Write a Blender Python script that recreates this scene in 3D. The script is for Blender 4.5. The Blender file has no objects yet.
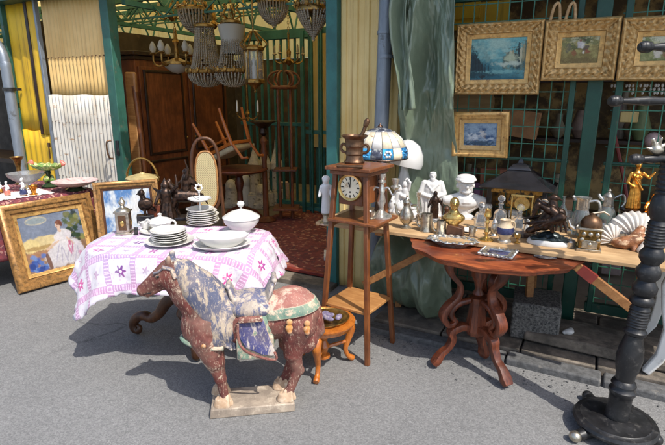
import bpy, bmesh, math, random
from math import sin, cos, pi, radians as R, atan2, sqrt
from mathutils import Vector as V, Matrix, noise as mnoise
random.seed(7)
scene = bpy.context.scene
C = scene.collection

# ------------------------------------------------------------------ survey
EYE = 1.65
PITCH = R(14.3)
FOC = 498.0
CPI, SPI = cos(PITCH), sin(PITCH)
def G(px, py, z=0.0):
    "where the line of sight through a spot of the photo meets the level z"
    u, v = px - 332.5, py - 222.5
    k = (EYE - z) / (FOC * SPI + v * CPI)
    return V((u * k, (FOC * CPI - v * SPI) * k, z))
FA = R(28)
E = V((cos(FA), -sin(FA), 0)); NO = V((-sin(FA), -cos(FA), 0))   # along the facade / out of it
F0 = V((1.55, 3.41, 0))
def F(a, n, z=0.0):
    return F0 + E * a + NO * n + V((0, 0, z))
def FP(px, py, n=0.0):
    "where a line of sight meets the upright plane n metres in front of the facade"
    u, v = px - 332.5, py - 222.5
    d = V((u, FOC * CPI - v * SPI, -(FOC * SPI + v * CPI)))
    o = V((0, 0, EYE))
    k = (F(0, n) - o).dot(NO) / d.dot(NO)
    return o + d * k
def AZ(p):
    "facade coordinates of a world point: along, out, up"
    q = p - F0
    return q.dot(E), q.dot(NO), p.z

def srgb(r, g, b):
    def c(x):
        x /= 255.0
        return x / 12.92 if x <= .04045 else ((x + .055) / 1.055) ** 2.4
    return (c(r), c(g), c(b))

# ------------------------------------------------------------------ mesh kit
class MB:
    def __init__(s):
        s.v = []; s.f = []; s.uv = {}
    def add(s, vs, fs):
        o = len(s.v); s.v += [V(p) for p in vs]; s.f += [tuple(i + o for i in f) for f in fs]
        return s
    def box(s, c, d, m=None):
        x, y, z = d[0] / 2, d[1] / 2, d[2] / 2
        vs = [V((i, j, k)) for k in (-z, z) for j in (-y, y) for i in (-x, x)]
        if m is not None: vs = [m @ p for p in vs]
        c = V(c)
        return s.add([p + c for p in vs], [(0, 2, 3, 1), (4, 5, 7, 6), (0, 1, 5, 4), (2, 6, 7, 3), (0, 4, 6, 2), (1, 3, 7, 5)])
    def beam(s, p0, p1, w, h, up=(0, 0, 1)):
        p0, p1 = V(p0), V(p1); d = p1 - p0; L = d.length; d.normalize()
        x = d.cross(V(up))
        if x.length < 1e-4: x = d.cross(V((1, 0, 0)))
        x.normalize(); y = x.cross(d)
        m = Matrix((x, d, y)).transposed()
        return s.box((p0 + p1) / 2, (w, L, h), m)
    def lathe(s, prof, seg=24, c=(0, 0, 0), m=None, sx=1, sy=1, wob=None):
        c = V(c); vs = []; fs = []; n = len(prof)
        for (r, z) in prof:
            for k in range(seg):
                a = 2 * pi * k / seg
                rr = r * (wob(a, z) if wob else 1)
                p = V((rr * cos(a) * sx, rr * sin(a) * sy, z))
                vs.append((m @ p if m is not None else p) + c)
        for i in range(n - 1):
            for k in range(seg):
                k2 = (k + 1) % seg
                fs.append((i * seg + k, i * seg + k2, (i + 1) * seg + k2, (i + 1) * seg + k))
        if prof[0][0] > 1e-4: fs.append(tuple(reversed(range(seg))))
        if prof[-1][0] > 1e-4: fs.append(tuple((n - 1) * seg + k for k in range(seg)))
        return s.add(vs, fs)
    def tube(s, pts, r, seg=8, flat=1.0, sq=False):
        pts = [V(p) for p in pts]; n = len(pts)
        if not isinstance(r, (list, tuple)): r = [r] * n
        if 4 <= n <= 14:                                    # round off the corners
            q, rr = [], []
            for i in range(n - 1):
                a, b, c, d = pts[max(i - 1, 0)], pts[i], pts[i + 1], pts[min(i + 2, n - 1)]
                for k in range(4):
                    t = k / 4; q.append(.5 * ((2 * b) + (c - a) * t + (2 * a - 5 * b + 4 * c - d) * t * t + (3 * b - a - 3 * c + d) * t ** 3)); rr.append(r[i] + (r[i + 1] - r[i]) * t)
            pts, r = q + [pts[-1]], rr + [r[-1]]; n = len(pts)
        vs = []; fs = []; prev = None
        for i, p in enumerate(pts):
            d = (pts[min(i + 1, n - 1)] - pts[max(i - 1, 0)]).normalized()
            if prev is None:
                x = d.cross(V((0, 0, 1)))
                if x.length < .05: x = d.cross(V((0, 1, 0)))
            else:
                x = prev - d * prev.dot(d)
            x.normalize(); prev = x; y = d.cross(x)
            for k in range(seg):
                a = 2 * pi * k / seg
                k_ = 1 / (cos(a) ** 6 + sin(a) ** 6) ** (1 / 6) if sq else 1
                vs.append(p + x * (k_ * r[i] * cos(a)) + y * (k_ * r[i] * sin(a) * flat))
        for i in range(n - 1):
            for k in range(seg):
                k2 = (k + 1) % seg
                fs.append((i * seg + k, i * seg + k2, (i + 1) * seg + k2, (i + 1) * seg + k))
        fs.append(tuple(reversed(range(seg)))); fs.append(tuple((n - 1) * seg + k for k in range(seg)))
        return s.add(vs, fs)
    def ell(s, c, r, m=None, seg=16, rings=10):
        if not isinstance(r, (list, tuple)): r = (r, r, r)
        prof = [(max(sin(pi * i / rings), 1e-5), -cos(pi * i / rings)) for i in range(rings + 1)]
        c = V(c); vs = []; fs = []
        for (q, z) in prof:
            for k in range(seg):
                a = 2 * pi * k / seg
                p = V((q * cos(a) * r[0], q * sin(a) * r[1], z * r[2]))
                vs.append((m @ p if m is not None else p) + c)
        for i in range(rings):
            for k in range(seg):
                k2 = (k + 1) % seg
                fs.append((i * seg + k, i * seg + k2, (i + 1) * seg + k2, (i + 1) * seg + k))
        return s.add(vs, fs)
    def cap(s, p0, p1, r0, r1=None, seg=14):
        "round ended tapering limb"
        if r1 is None: r1 = r0
        p0, p1 = V(p0), V(p1); d = p1 - p0; L = d.length
        q = d.to_track_quat('Z', 'Y').to_matrix() if L > 1e-6 else Matrix.Identity(3)
        prof = [(max(r0 * sin(pi / 2 * i / 4), 1e-5), -r0 * cos(pi / 2 * i / 4)) for i in range(5)]
        prof += [(max(r1 * cos(pi / 2 * i / 4), 1e-5), L + r1 * sin(pi / 2 * i / 4)) for i in range(5)]
        return s.lathe(prof, seg, p0, q)
    def grid(s, fn, nu, nv, uv=False):
        o = len(s.v)
        for j in range(nv + 1):
            for i in range(nu + 1):
                r = fn(i / nu, j / nv)
                if uv: p, t = r; s.uv[len(s.v)] = t
                else: p = r
                s.v.append(V(p))
        for j in range(nv):
            for i in range(nu):
                a = o + j * (nu + 1) + i
                s.f.append((a, a + 1, a + nu + 2, a + nu + 1))
        return s
    def prism(s, poly, h, m=None, c=(0, 0, 0)):
        "outline in x-z, thickness h along y"
        c = V(c); n = len(poly); vs = []
        for y in (-h / 2, h / 2):
            for (x, z) in poly:
                p = V((x, y, z)); vs.append((m @ p if m is not None else p) + c)
        fs = [tuple(range(n)), tuple(reversed(range(n, 2 * n)))]
        for i in range(n):
            j = (i + 1) % n
            fs.append((i, i + n, j + n, j))
        return s.add(vs, fs)
    def mesh(s, name):
        me = bpy.data.meshes.new(name)
        me.from_pydata([tuple(p) for p in s.v], [], s.f); me.update()
        if s.uv:
            l = me.uv_layers.new(name='UVMap')
            for lp in me.loops: l.data[lp.index].uv = s.uv.get(lp.vertex_index, (0, 0))
        return me
    def build(s, name, mat, parent=None, loc=(0, 0, 0), rz=0.0, smooth=True, bevel=0, thick=0, angle=38, sub=0):
        return link(s.mesh(name), name, mat, parent, loc, rz, smooth, bevel, thick, angle, sub)

def fix(me):
    bm = bmesh.new(); bm.from_mesh(me); bmesh.ops.remove_doubles(bm, verts=bm.verts, dist=1e-5)
    bmesh.ops.dissolve_degenerate(bm, dist=1e-6, edges=bm.edges)
    bmesh.ops.recalc_face_normals(bm, faces=bm.faces); bm.to_mesh(me); bm.free()

def link(me, name, mat, parent=None, loc=(0, 0, 0), rz=0.0, smooth=True, bevel=0, thick=0, angle=38, sub=0):
    fix(me)
    o = bpy.data.objects.new(name, me); C.objects.link(o)
    if mat is not None: me.materials.append(mat)
    o.location = loc; o.rotation_euler = (0, 0, rz)
    if parent is not None: o.parent = parent
    if smooth:
        bm = bmesh.new(); bm.from_mesh(me)
        for f in bm.faces: f.smooth = True
        for e in bm.edges:
            if len(e.link_faces) == 2 and e.calc_face_angle(0) > R(angle): e.smooth = False
        bm.to_mesh(me); bm.free()
    if thick:
        md = o.modifiers.new('thickness', 'SOLIDIFY'); md.thickness = thick; md.offset = 0
    if bevel:
        md = o.modifiers.new('bevel', 'BEVEL'); md.width = bevel; md.segments = 2; md.limit_method = 'ANGLE'; md.angle_limit = R(40)
    if sub:
        md = o.modifiers.new('sub', 'SUBSURF'); md.levels = sub; md.render_levels = sub
    return o

def sculpt(mb, name, mat, parent=None, voxel=.004, smooth=6, loc=(0, 0, 0), rz=0, cuts=(), disp=None, scale=1.0):
    "fuse overlapping closed shapes into one continuous skin"
    me = mb.mesh('tmp'); o = bpy.data.objects.new('tmp', me); C.objects.link(o)
    rm = o.modifiers.new('r', 'REMESH'); rm.mode = 'VOXEL'; rm.voxel_size = voxel
    sm = o.modifiers.new('s', 'SMOOTH'); sm.iterations = smooth; sm.factor = .5
    dg = bpy.context.evaluated_depsgraph_get(); dg.update()
    m2 = bpy.data.meshes.new_from_object(o.evaluated_get(dg))
    bpy.data.objects.remove(o); bpy.data.meshes.remove(me)
    m2.name = name
    if disp:
        m2.update()
        ns = [v.normal.copy() for v in m2.vertices]
        for v, n in zip(m2.vertices, ns): v.co += n * disp(v.co)
    for (co, no) in cuts:
        bm = bmesh.new(); bm.from_mesh(m2)
        bmesh.ops.bisect_plane(bm, geom=bm.verts[:] + bm.edges[:] + bm.faces[:], plane_co=co, plane_no=no, clear_outer=True)
        ed = [e for e in bm.edges if e.is_boundary]
        if ed: bmesh.ops.holes_fill(bm, edges=ed)
        bm.to_mesh(m2); bm.free()
    m2.materials.clear()
    return link(m2, name, mat, parent, loc, rz, True, angle=70)

def tag(o, label=None, cat=None, group=None, kind=None):
    if label: o['label'] = label
    if cat: o['category'] = cat
    if group: o['group'] = group
    if kind: o['kind'] = kind
    return o
def thing(name, label, cat, loc=(0, 0, 0), rz=0.0, group=None):
    o = bpy.data.objects.new(name, None); C.objects.link(o)
    o.empty_display_size = .1; o.location = loc; o.rotation_euler = (0, 0, rz)
    return tag(o, label, cat, group)
def orient(o, loc, right, up):
    "local X along right, local Z along up, the front faces local -Y"
    r = V(right).normalized(); u = V(up); u = (u - r * u.dot(r)).normalized(); b = u.cross(r)
    m = Matrix((r, b, u)).transposed().to_4x4(); m.translation = V(loc); o.matrix_world = m
    return o
def copy_tree(o, parent=None):
    c = o.copy(); C.objects.link(c)
    if parent is not None: c.parent = parent
    for ch in [x for x in bpy.data.objects if x.parent == o]:
        copy_tree(ch, c)
    return c

# ------------------------------------------------------------------ materials
class NT:
    def __init__(s, name):
        s.m = bpy.data.materials.new(name); s.m.use_nodes = True
        s.t = s.m.node_tree; s.t.nodes.clear()
        s.out = s.n('ShaderNodeOutputMaterial')
    def n(s, typ, **kw):
        nd = s.t.nodes.new(typ)
        for k, v in kw.items():
            if k.startswith('i_'): nd.inputs[k[2:].replace('_', ' ')].default_value = v
            else: setattr(nd, k, v)
        return nd
    def set(s, sock, val):
        if hasattr(val, 'links') or hasattr(val, 'is_linked'): s.t.links.new(val, sock)
        else: sock.default_value = val
    def math(s, op, a, b=0.0, c=None, clamp=False):
        nd = s.n('ShaderNodeMath', operation=op, use_clamp=clamp)
        s.set(nd.inputs[0], a); s.set(nd.inputs[1], b)
        if c is not None: s.set(nd.inputs[2], c)
        return nd.outputs[0]
    def coord(s, kind='Object', scale=(1, 1, 1)):
        tc = s.n('ShaderNodeTexCoord'); mp = s.n('ShaderNodeMapping')
        mp.inputs['Scale'].default_value = scale
        s.t.links.new(tc.outputs[kind], mp.inputs[0]); return mp.outputs[0]
    def noise(s, co, scale, detail=5, rough=.6, dist=0.0):
        nd = s.n('ShaderNodeTexNoise'); s.set(nd.inputs['Vector'], co)
        nd.inputs['Scale'].default_value = scale; nd.inputs['Detail'].default_value = detail
        nd.inputs['Roughness'].default_value = rough; nd.inputs['Distortion'].default_value = dist
        return nd.outputs['Fac']
    def ramp(s, fac, p0, p1):
        nd = s.n('ShaderNodeMapRange'); nd.interpolation_type = 'SMOOTHSTEP'
        s.set(nd.inputs['Value'], fac); nd.inputs['From Min'].default_value = p0; nd.inputs['From Max'].default_value = p1
        return nd.outputs[0]
    def mix(s, f, a, b, mode='MIX'):
        nd = s.n('ShaderNodeMix', data_type='RGBA', blend_type=mode)
        s.set(nd.inputs['Factor'], f)
        for i, x in ((6, a), (7, b)):
            if isinstance(x, (tuple, list)): x = tuple(x)[:3] + (1,)
            s.set(nd.inputs[i], x)
        return nd.outputs[2]
    def bsdf(s, col, rough=.6, metal=0.0, bump=None, bstr=.3, bdist=.002, trans=0, coat=0, spec=.5, sheen=0):
        b = s.n('ShaderNodeBsdfPrincipled')
        if isinstance(col, (tuple, list)): col = tuple(col)[:3] + (1,)
        s.set(b.inputs['Base Color'], col); s.set(b.inputs['Roughness'], rough); s.set(b.inputs['Metallic'], metal)
        b.inputs['Transmission Weight'].default_value = trans; b.inputs['Coat Weight'].default_value = coat
        b.inputs['Specular IOR Level'].default_value = spec; b.inputs['Sheen Weight'].default_value = sheen
        if bump is not None:
            bn = s.n('ShaderNodeBump'); bn.inputs['Strength'].default_value = bstr; bn.inputs['Distance'].default_value = bdist
            s.t.links.new(bump, bn.inputs['Height']); s.t.links.new(bn.outputs[0], b.inputs['Normal'])
        s.t.links.new(b.outputs[0], s.out.inputs[0]); return b

def mul(c, k): return tuple(min(1, x * k) for x in c)
def mat(name, col, rough=.6, metal=0, var=.25, scale=8, stretch=(1, 1, 1), worn=None, wscale=12, wth=.6, wsoft=.06, wstretch=(1, 1, 1),
        bump=.25, bscale=60, bdist=.002, trans=0, coat=0, spec=.5, sheen=0, rvar=.12):
    t = NT(name); co = t.coord('Object', stretch)
    n = t.noise(co, scale, 6, .65)
    c = t.mix(t.ramp(n, .3, .7), mul(col, 1 - var), mul(col, 1 + var))
    if worn:
        w = t.noise(t.coord('Object', wstretch), wscale, 8, .68)
        c = t.mix(t.ramp(w, wth - wsoft, wth + wsoft), c, worn)
    rg = t.math('ADD', t.math('MULTIPLY', t.noise(co, scale * 2.3, 4), rvar * 2), max(0, rough - rvar), clamp=True)
    b = t.noise(co, bscale, 4) if bump else None
    t.bsdf(c, rg, metal, b, bump, bdist, trans, coat, spec, sheen)
    return t.m
def wood(name, dark, light, rough=.4, scale=1, axis=2, coat=.0, var=1.0):
    t = NT(name); st = [9, 9, 9]; st[axis] = .9
    co = t.coord('Object', tuple(x * scale for x in st))
    n = t.noise(co, 2.2, 8, .65, 1.2)
    n2 = t.noise(t.coord('Object', tuple(x * scale * 7 for x in st)), 3, 4, .6)
    f = t.math('ADD', t.math('MULTIPLY', n, .75), t.math('MULTIPLY', n2, .3))
    c = t.mix(t.ramp(f, .33, .72), dark, light)
    c = t.mix(t.ramp(t.noise(t.coord('Object'), 5, 3), .35, .75), c, mul(dark, .9))
    t.bsdf(c, t.math('ADD', t.math('MULTIPLY', n2, .25), rough - .1), 0, n2, .15, .001, 0, coat)
    return t.m
M = {}
M['black'] = mat('black_iron_paint', (.012, .012, .013), .42, 0, .5, 14, worn=(.075, .07, .065), wscale=24, wth=.62, wsoft=.1, bump=.3, bscale=45)
M['green'] = mat('green_gate_paint', srgb(22, 66, 52), .45, 0, .22, 6, worn=srgb(70, 74, 60), wscale=16, wth=.66, bump=.15)
M['teal'] = mat('teal_paint', srgb(48, 102, 98), .5, 0, .22, 6, bump=.15, worn=srgb(70, 84, 74), wscale=10, wth=.7)
M['teald'] = mat('weathered_green_paint', srgb(46, 92, 80), .5, 0, .25, 5, bump=.15, worn=srgb(96, 96, 80), wscale=12, wth=.63)
M['gold'] = mat('old_gilding', srgb(196, 160, 104), .4, .35, .12, 40, worn=srgb(128, 92, 52), wscale=50, wth=.64, wsoft=.12, bump=.6, bscale=90, bdist=.004)
M['goldb'] = mat('dull_brown_gilding', srgb(166, 122, 70), .42, .35, .25, 18, worn=srgb(104, 78, 46), wscale=34, wth=.55, wsoft=.14, bump=.35)
M['goldl'] = mat('bright_gilding', srgb(204, 162, 98), .4, .35, .22, 20, worn=srgb(140, 100, 54), wscale=24, wth=.6, wsoft=.1, bump=.25)
M['golds'] = mat('polished_gilt_bronze', srgb(206, 144, 64), .3, .9, .25, 30, bump=.2)
M['brass'] = mat('tarnished_brass', srgb(150, 116, 62), .35, .85, .4, 20, worn=srgb(62, 48, 28), wscale=28, wth=.58, wsoft=.12, bump=.2)
M['brassl'] = mat('bright_brass', srgb(206, 172, 104), .25, .9, .25, 20, bump=.15)
M['silver'] = mat('old_silver', srgb(206, 203, 196), .3, .85, .18, 26, worn=srgb(112, 106, 96), wscale=40, wth=.62, wsoft=.12, bump=.15)
M['pewter'] = mat('grey_pewter', srgb(184, 176, 160), .32, .88, .25, 26, worn=srgb(96, 88, 74), wscale=30, wth=.6, wsoft=.12, bump=.3)
M['bronze'] = mat('dark_bronze', srgb(74, 54, 42), .36, .6, .5, 24, worn=srgb(30, 24, 22), wscale=26, wth=.52, wsoft=.12, bump=.4)
M['mortar'] = mat('brown_bronze', srgb(112, 84, 62), .42, .7, .35, 20, worn=srgb(60, 44, 34), wscale=20, wth=.58, wsoft=.1, bump=.3)
M['china'] = mat('white_glazed_china', (.66, .65, .625), .16, 0, .03, 6, bump=0, coat=.3)
M['chinaf'] = mat('cream_china_with_faint_flowers', (.66, .645, .6), .18, 0, .03, 6, worn=srgb(178, 168, 150), wscale=34, wth=.68, wsoft=.03, bump=0, coat=.3)
M['plaster'] = mat('white_plaster', (.62, .61, .585), .65, 0, .06, 10, bump=.2, worn=(.6, .58, .54), wscale=18, wth=.72)
M['biscuit'] = mat('white_biscuit_porcelain', (.62, .62, .615), .35, 0, .06, 10, worn=srgb(186, 186, 192), wscale=30, wth=.64, bump=.2)
M['marble'] = mat('white_marble', (.6, .59, .565), .3, 0, .1, 9, worn=(.5, .49, .47), wscale=14, wth=.68, bump=.05)
M['stone'] = mat('pale_garden_stone', srgb(196, 186, 168), .85, 0, .25, 14, worn=srgb(100, 92, 80), wscale=14, wth=.6, bump=.5)
M['granite'] = mat('rough_granite', srgb(104, 102, 98), .9, 0, .5, 60, worn=srgb(56, 56, 56), wscale=70, wth=.55, bump=.8, bscale=40, bdist=.006)
M['kerb'] = mat('dark_kerb_stone', srgb(88, 88, 88), .9, 0, .35, 30, worn=srgb(120, 116, 110), wscale=14, wth=.64, bump=.7, bscale=30, bdist=.006)
M['pave'] = mat('worn_pavement_concrete', srgb(118, 108, 96), .92, 0, .35, 9, worn=srgb(80, 74, 66), wscale=7, wth=.52, wsoft=.1, bump=.6, bscale=50, bdist=.004)
M['floor'] = mat('dusty_shop_floor', srgb(112, 102, 88), .9, 0, .25, 3, bump=.4)
M['mahog'] = wood('red_mahogany', srgb(64, 28, 17), srgb(140, 72, 42), .4, 1.9, 2, .12)
M['mahogt'] = wood('red_mahogany_top', srgb(98, 42, 24), srgb(172, 92, 52), .36, 1.5, 0, .2)
M['oakw'] = wood('brown_clock_wood', srgb(96, 52, 26), srgb(146, 88, 46), .42, 1.5, 2, .1)
M['oakt'] = wood('pale_shelf_wood', srgb(150, 100, 54), srgb(192, 142, 86), .5, 1.5, 0, .0)
M['honey'] = wood('honey_stool_wood', srgb(148, 78, 24), srgb(200, 120, 46), .3, 2, 2, .3)
M['pine'] = wood('bare_pine_board', srgb(166, 132, 92), srgb(206, 172, 128), .7, .8, 0)
M['pined'] = wood('rough_trestle_timber', srgb(132, 86, 46), srgb(184, 134, 82), .7, 1.2, 1)
M['wardrobe'] = wood('dark_red_wardrobe_wood', srgb(86, 46, 28), srgb(144, 84, 48), .42, .9, 2, .1)
M['wardd'] = wood('very_dark_wood', srgb(34, 20, 14), srgb(62, 36, 22), .45, .9, 2)
M['walnut'] = wood('dark_walnut', srgb(58, 34, 20), srgb(104, 64, 36), .42, 1.4, 2)
M['chairw'] = wood('orange_chair_wood', srgb(166, 88, 32), srgb(214, 126, 56), .36, 2, 2, .2)
M['upol'] = mat('cream_upholstery', srgb(196, 180, 146), .9, 0, .15, 12, bump=.5, bscale=160)
def glassy(name, col, rough=.06, trans=.9, ior=1.45):
    t = NT(name); n = t.noise(t.coord(), 60, 3)
    b = t.bsdf(col, rough, 0, n, .08, .002, trans); b.inputs['IOR'].default_value = ior
    return t.m
M['glass'] = glassy('cut_glass', (.9, .92, .93), .05, .93)
M['glassp'] = glassy('pressed_bowl_glass', (.88, .9, .91), .1, .88)
M['bead'] = glassy('dusty_crystal_beads', (.46, .38, .27), .16, .6)
M['frost'] = glassy('frosted_lamp_glass', (.52, .5, .44), .4, .4)
# ------------------------------------------------------------------ special surfaces
def sheet_mat(name, c1, c2, streak, amt=.5, trans=0.0, rust=None, rough=.55):
    t = NT(name)
    st = t.noise(t.coord('Object', (14, 14, .5)), 1.6, 6, .7)
    pt = t.noise(t.coord('Object', (1, 1, 1)), 2.2, 5, .6)
    c = t.mix(t.ramp(pt, .35, .68), c1, c2)
    c = t.mix(t.math('MULTIPLY', t.ramp(st, .5, .72), amt), c, streak)
    if rust:
        rn = t.noise(t.coord('Object', (3, 3, 7)), 2.4, 9, .72)
        c = t.mix(t.math('MULTIPLY', t.ramp(rn, .575, .66), .85), c, rust)
    b = t.bsdf(c, rough, 0, pt, .1)
    if trans:
        tl = t.n('ShaderNodeBsdfTranslucent'); t.t.links.new(c, tl.inputs[0])
        mx = t.n('ShaderNodeMixShader'); mx.inputs[0].default_value = trans
        t.t.links.new(b.outputs[0], mx.inputs[1]); t.t.links.new(tl.outputs[0], mx.inputs[2])
        t.t.links.new(mx.outputs[0], t.out.inputs[0])
    return t.m
M['tan'] = sheet_mat('faded_tan_corrugated_sheet', srgb(214, 178, 112), srgb(226, 194, 132), srgb(176, 138, 84), .5)
M['whitesheet'] = sheet_mat('rust_streaked_white_sheet', srgb(206, 201, 190), srgb(182, 175, 160), srgb(140, 122, 98), .7, rust=srgb(156, 122, 86))
M['yellow'] = sheet_mat('weathered_yellow_sheet', srgb(232, 190, 40), srgb(216, 170, 44), srgb(120, 96, 44), .75)
M['yellowp'] = sheet_mat('dull_yellow_ribbed_sheet', srgb(228, 202, 138), srgb(214, 184, 116), srgb(166, 120, 56), .6)
M['yroof'] = sheet_mat('translucent_yellow_roofing', srgb(240, 214, 140), srgb(232, 200, 118), srgb(196, 160, 84), .4, trans=.7)
M['pipe'] = mat('grey_zinc_pipe', srgb(128, 136, 146), .42, .35, .15, 8, stretch=(3, 3, .6), worn=srgb(100, 102, 104), wscale=9, wth=.64, bump=.1)

def asphalt():
    t = NT('asphalt'); co = t.coord('Object')
    v = t.n('ShaderNodeTexVoronoi'); v.inputs['Scale'].default_value = 150; t.t.links.new(co, v.inputs['Vector'])
    sep = t.n('ShaderNodeSeparateColor'); t.t.links.new(v.outputs['Color'], sep.inputs[0])
    fine = t.noise(co, 260, 3, .7); mid = t.noise(co, 26, 5, .6); big = t.noise(co, 1.1, 5, .6)
    c = t.mix(t.ramp(sep.outputs[0], .05, .95), (.128, .126, .122), (.246, .241, .233))
    c = t.mix(t.ramp(fine, .35, .68), c, (.19, .19, .188))
    c = t.mix(t.math('MULTIPLY', t.ramp(sep.outputs[1], .95, .98), .22), c, (.42, .41, .4))
    k = t.math('ADD', t.math('MULTIPLY', big, .42), t.math('MULTIPLY', mid, .34))
    k = t.math('ADD', k, .62)
    c = t.mix(1.0, c, k, 'MULTIPLY')
    st = t.noise(t.coord('Object', (1, 1, 1)), 2.7, 7, .7, .6)
    c = t.mix(t.math('MULTIPLY', t.ramp(st, .58, .7), .5), c, (.09, .088, .085))
    pale = t.noise(t.coord('Object', (1.4, .8, 1)), .9, 6, .65, .8)
    c = t.mix(t.math('MULTIPLY', t.ramp(pale, .52, .7), .35), c, (.27, .265, .255))
    wob = t.n('ShaderNodeTexNoise'); wob.inputs['Scale'].default_value = 3.0; wob.inputs['Detail'].default_value = 5; t.t.links.new(co, wob.inputs['Vector'])
    ad = t.n('ShaderNodeVectorMath', operation='MULTIPLY_ADD'); t.t.links.new(wob.outputs['Color'], ad.inputs[0]); ad.inputs[1].default_value = (.35, .35, 0); t.t.links.new(co, ad.inputs[2])
    ve = t.n('ShaderNodeTexVoronoi', feature='DISTANCE_TO_EDGE'); ve.inputs['Scale'].default_value = .42; t.t.links.new(ad.outputs[0], ve.inputs['Vector'])
    ck = t.math('MULTIPLY', t.math('SUBTRACT', 1.0, t.ramp(ve.outputs['Distance'], .001, .006)), t.ramp(t.noise(co, .8, 3), .5, .6))
    c = t.mix(t.math('MULTIPLY', ck, .45), c, (.05, .049, .047))
    h = t.math('ADD', t.math('MULTIPLY', v.outputs['Distance'], -.8), t.math('MULTIPLY', fine, .5))
    t.bsdf(c, .9, 0, h, .45, .004, spec=.3)
    return t.m
M['asphalt'] = asphalt()

def cloth_pattern():
    "white cotton with trellis bands and star flowers, drawn on the flat cloth in metres"
    t = NT('flowered_tablecloth')
    tc = t.n('ShaderNodeTexCoord'); sx = t.n('ShaderNodeSeparateXYZ'); t.t.links.new(tc.outputs['UV'], sx.inputs[0])
    P = .17
    def cell(c): return t.math('SUBTRACT', t.math('FRACT', t.math('DIVIDE', c, P)), .5)
    x, y = cell(sx.outputs[0]), cell(sx.outputs[1])
    m = t.math('MAXIMUM', t.math('ABSOLUTE', x), t.math('ABSOLUTE', y))
    mn = t.math('MINIMUM', t.math('ABSOLUTE', x), t.math('ABSOLUTE', y))
    band = t.math('SUBTRACT', t.ramp(m, .385, .40), t.ramp(m, .485, .495))
    band = t.ramp(m, .385, .4)
    dots = t.math('GREATER_THAN', t.math('SINE', t.math('MULTIPLY', mn, 62.0)), .55)
    inner = t.math('MULTIPLY', t.ramp(m, .405, .415), t.math('SUBTRACT', 1.0, t.ramp(m, .49, .5)))
    r = t.math('SQRT', t.math('ADD', t.math('MULTIPLY', x, x), t.math('MULTIPLY', y, y)))
    a = t.math('ARCTAN2', y, x)
    cx = t.math('FLOOR', t.math('DIVIDE', sx.outputs[0], P)); cy = t.math('FLOOR', t.math('DIVIDE', sx.outputs[1], P))
    odd = t.math('FRACT', t.math('MULTIPLY', t.math('ADD', cx, cy), .5))       # 0 or .5
    odd = t.math('GREATER_THAN', odd, .25)
    star = t.math('ADD', .15, t.math('MULTIPLY', .06, t.math('COSINE', t.math('MULTIPLY', a, 6.0))))
    fl = t.math('SUBTRACT', 1.0, t.ramp(t.math('SUBTRACT', r, star), -.012, .012))
    small = t.math('ADD', .1, t.math('MULTIPLY', .05, t.math('COSINE', t.math('MULTIPLY', a, 5.0))))
    fs = t.math('MULTIPLY', t.math('SUBTRACT', 1.0, t.ramp(t.math('SUBTRACT', r, small), -.012, .012)), .5)
    core = t.math('SUBTRACT', 1.0, t.ramp(r, .03, .06))
    n = t.noise(t.coord('Object'), 26, 3); n2 = t.noise(t.coord('Object'), 2.5, 2)
    white = t.mix(n, srgb(192, 186, 194), srgb(208, 203, 207))
    pink = t.mix(t.ramp(n2, .35, .65), srgb(172, 84, 146), srgb(140, 92, 160))
    c = t.mix(t.math('MULTIPLY', band, t.math('ADD', .36, t.math('MULTIPLY', n, .5), None, True)), white, pink)
    c = t.mix(t.math('MULTIPLY', t.math('MULTIPLY', inner, dots), .55), c, srgb(240, 214, 236))
    deep = t.mix(t.ramp(n2, .42, .58), srgb(190, 74, 138), srgb(112, 62, 132))
    f = t.math('MULTIPLY', t.math('ADD', t.math('MULTIPLY', fl, odd), t.math('MULTIPLY', fs, t.math('SUBTRACT', 1.0, odd))), t.ramp(n, .25, .5))
    c = t.mix(f, c, deep)
    ve = t.n('ShaderNodeTexVoronoi'); ve.inputs['Scale'].default_value = 62; t.t.links.new(tc.outputs['UV'], ve.inputs['Vector'])
    em = t.math('MULTIPLY', t.math('LESS_THAN', ve.outputs['Distance'], .3), t.ramp(t.noise(t.coord('UV'), 9, 3), .46, .58))
    c = t.mix(t.math('MULTIPLY', em, .38), c, srgb(168, 110, 170))
    c = t.mix(t.math('MULTIPLY', core, odd), c, srgb(246, 210, 224))
    wv = t.noise(t.coord('UV', (1, 1, 1)), 500, 2)
    b = t.bsdf(c, .85, 0, wv, .25, .001, sheen=.2)
    return t.m
M['cloth'] = cloth_pattern()

def rug_mat(name, cols, scale, rough=.95, bigs=4):
    t = NT(name); co = t.coord('Object')
    v = t.n('ShaderNodeTexVoronoi'); v.inputs['Scale'].default_value = scale; t.t.links.new(co, v.inputs['Vector'])
    s = t.n('ShaderNodeSeparateColor'); t.t.links.new(v.outputs['Color'], s.inputs[0])
    d = t.noise(co, scale * .8, 5, .7, 1.4)
    c = t.mix(t.ramp(s.outputs[0], .3, .6), cols[0], cols[1])
    c = t.mix(t.ramp(d, .56, .62), c, cols[2])
    c = t.mix(t.math('GREATER_THAN', s.outputs[1], .86), c, cols[3])
    c = t.mix(t.math('MULTIPLY', t.ramp(t.noise(co, bigs, 4), .45, .62), .5), c, cols[0])
    t.bsdf(c, rough, 0, t.noise(co, 300, 2), .4, .002)
    return t.m
M['rug'] = rug_mat('dark_red_carpet', [srgb(128, 64, 56), srgb(100, 50, 48), srgb(72, 58, 62), srgb(166, 120, 96)], 32)
M['paisley'] = rug_mat('red_paisley_cloth', [srgb(124, 56, 60), srgb(94, 48, 58), srgb(66, 60, 80), srgb(176, 136, 124)], 60, bigs=9)

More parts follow.
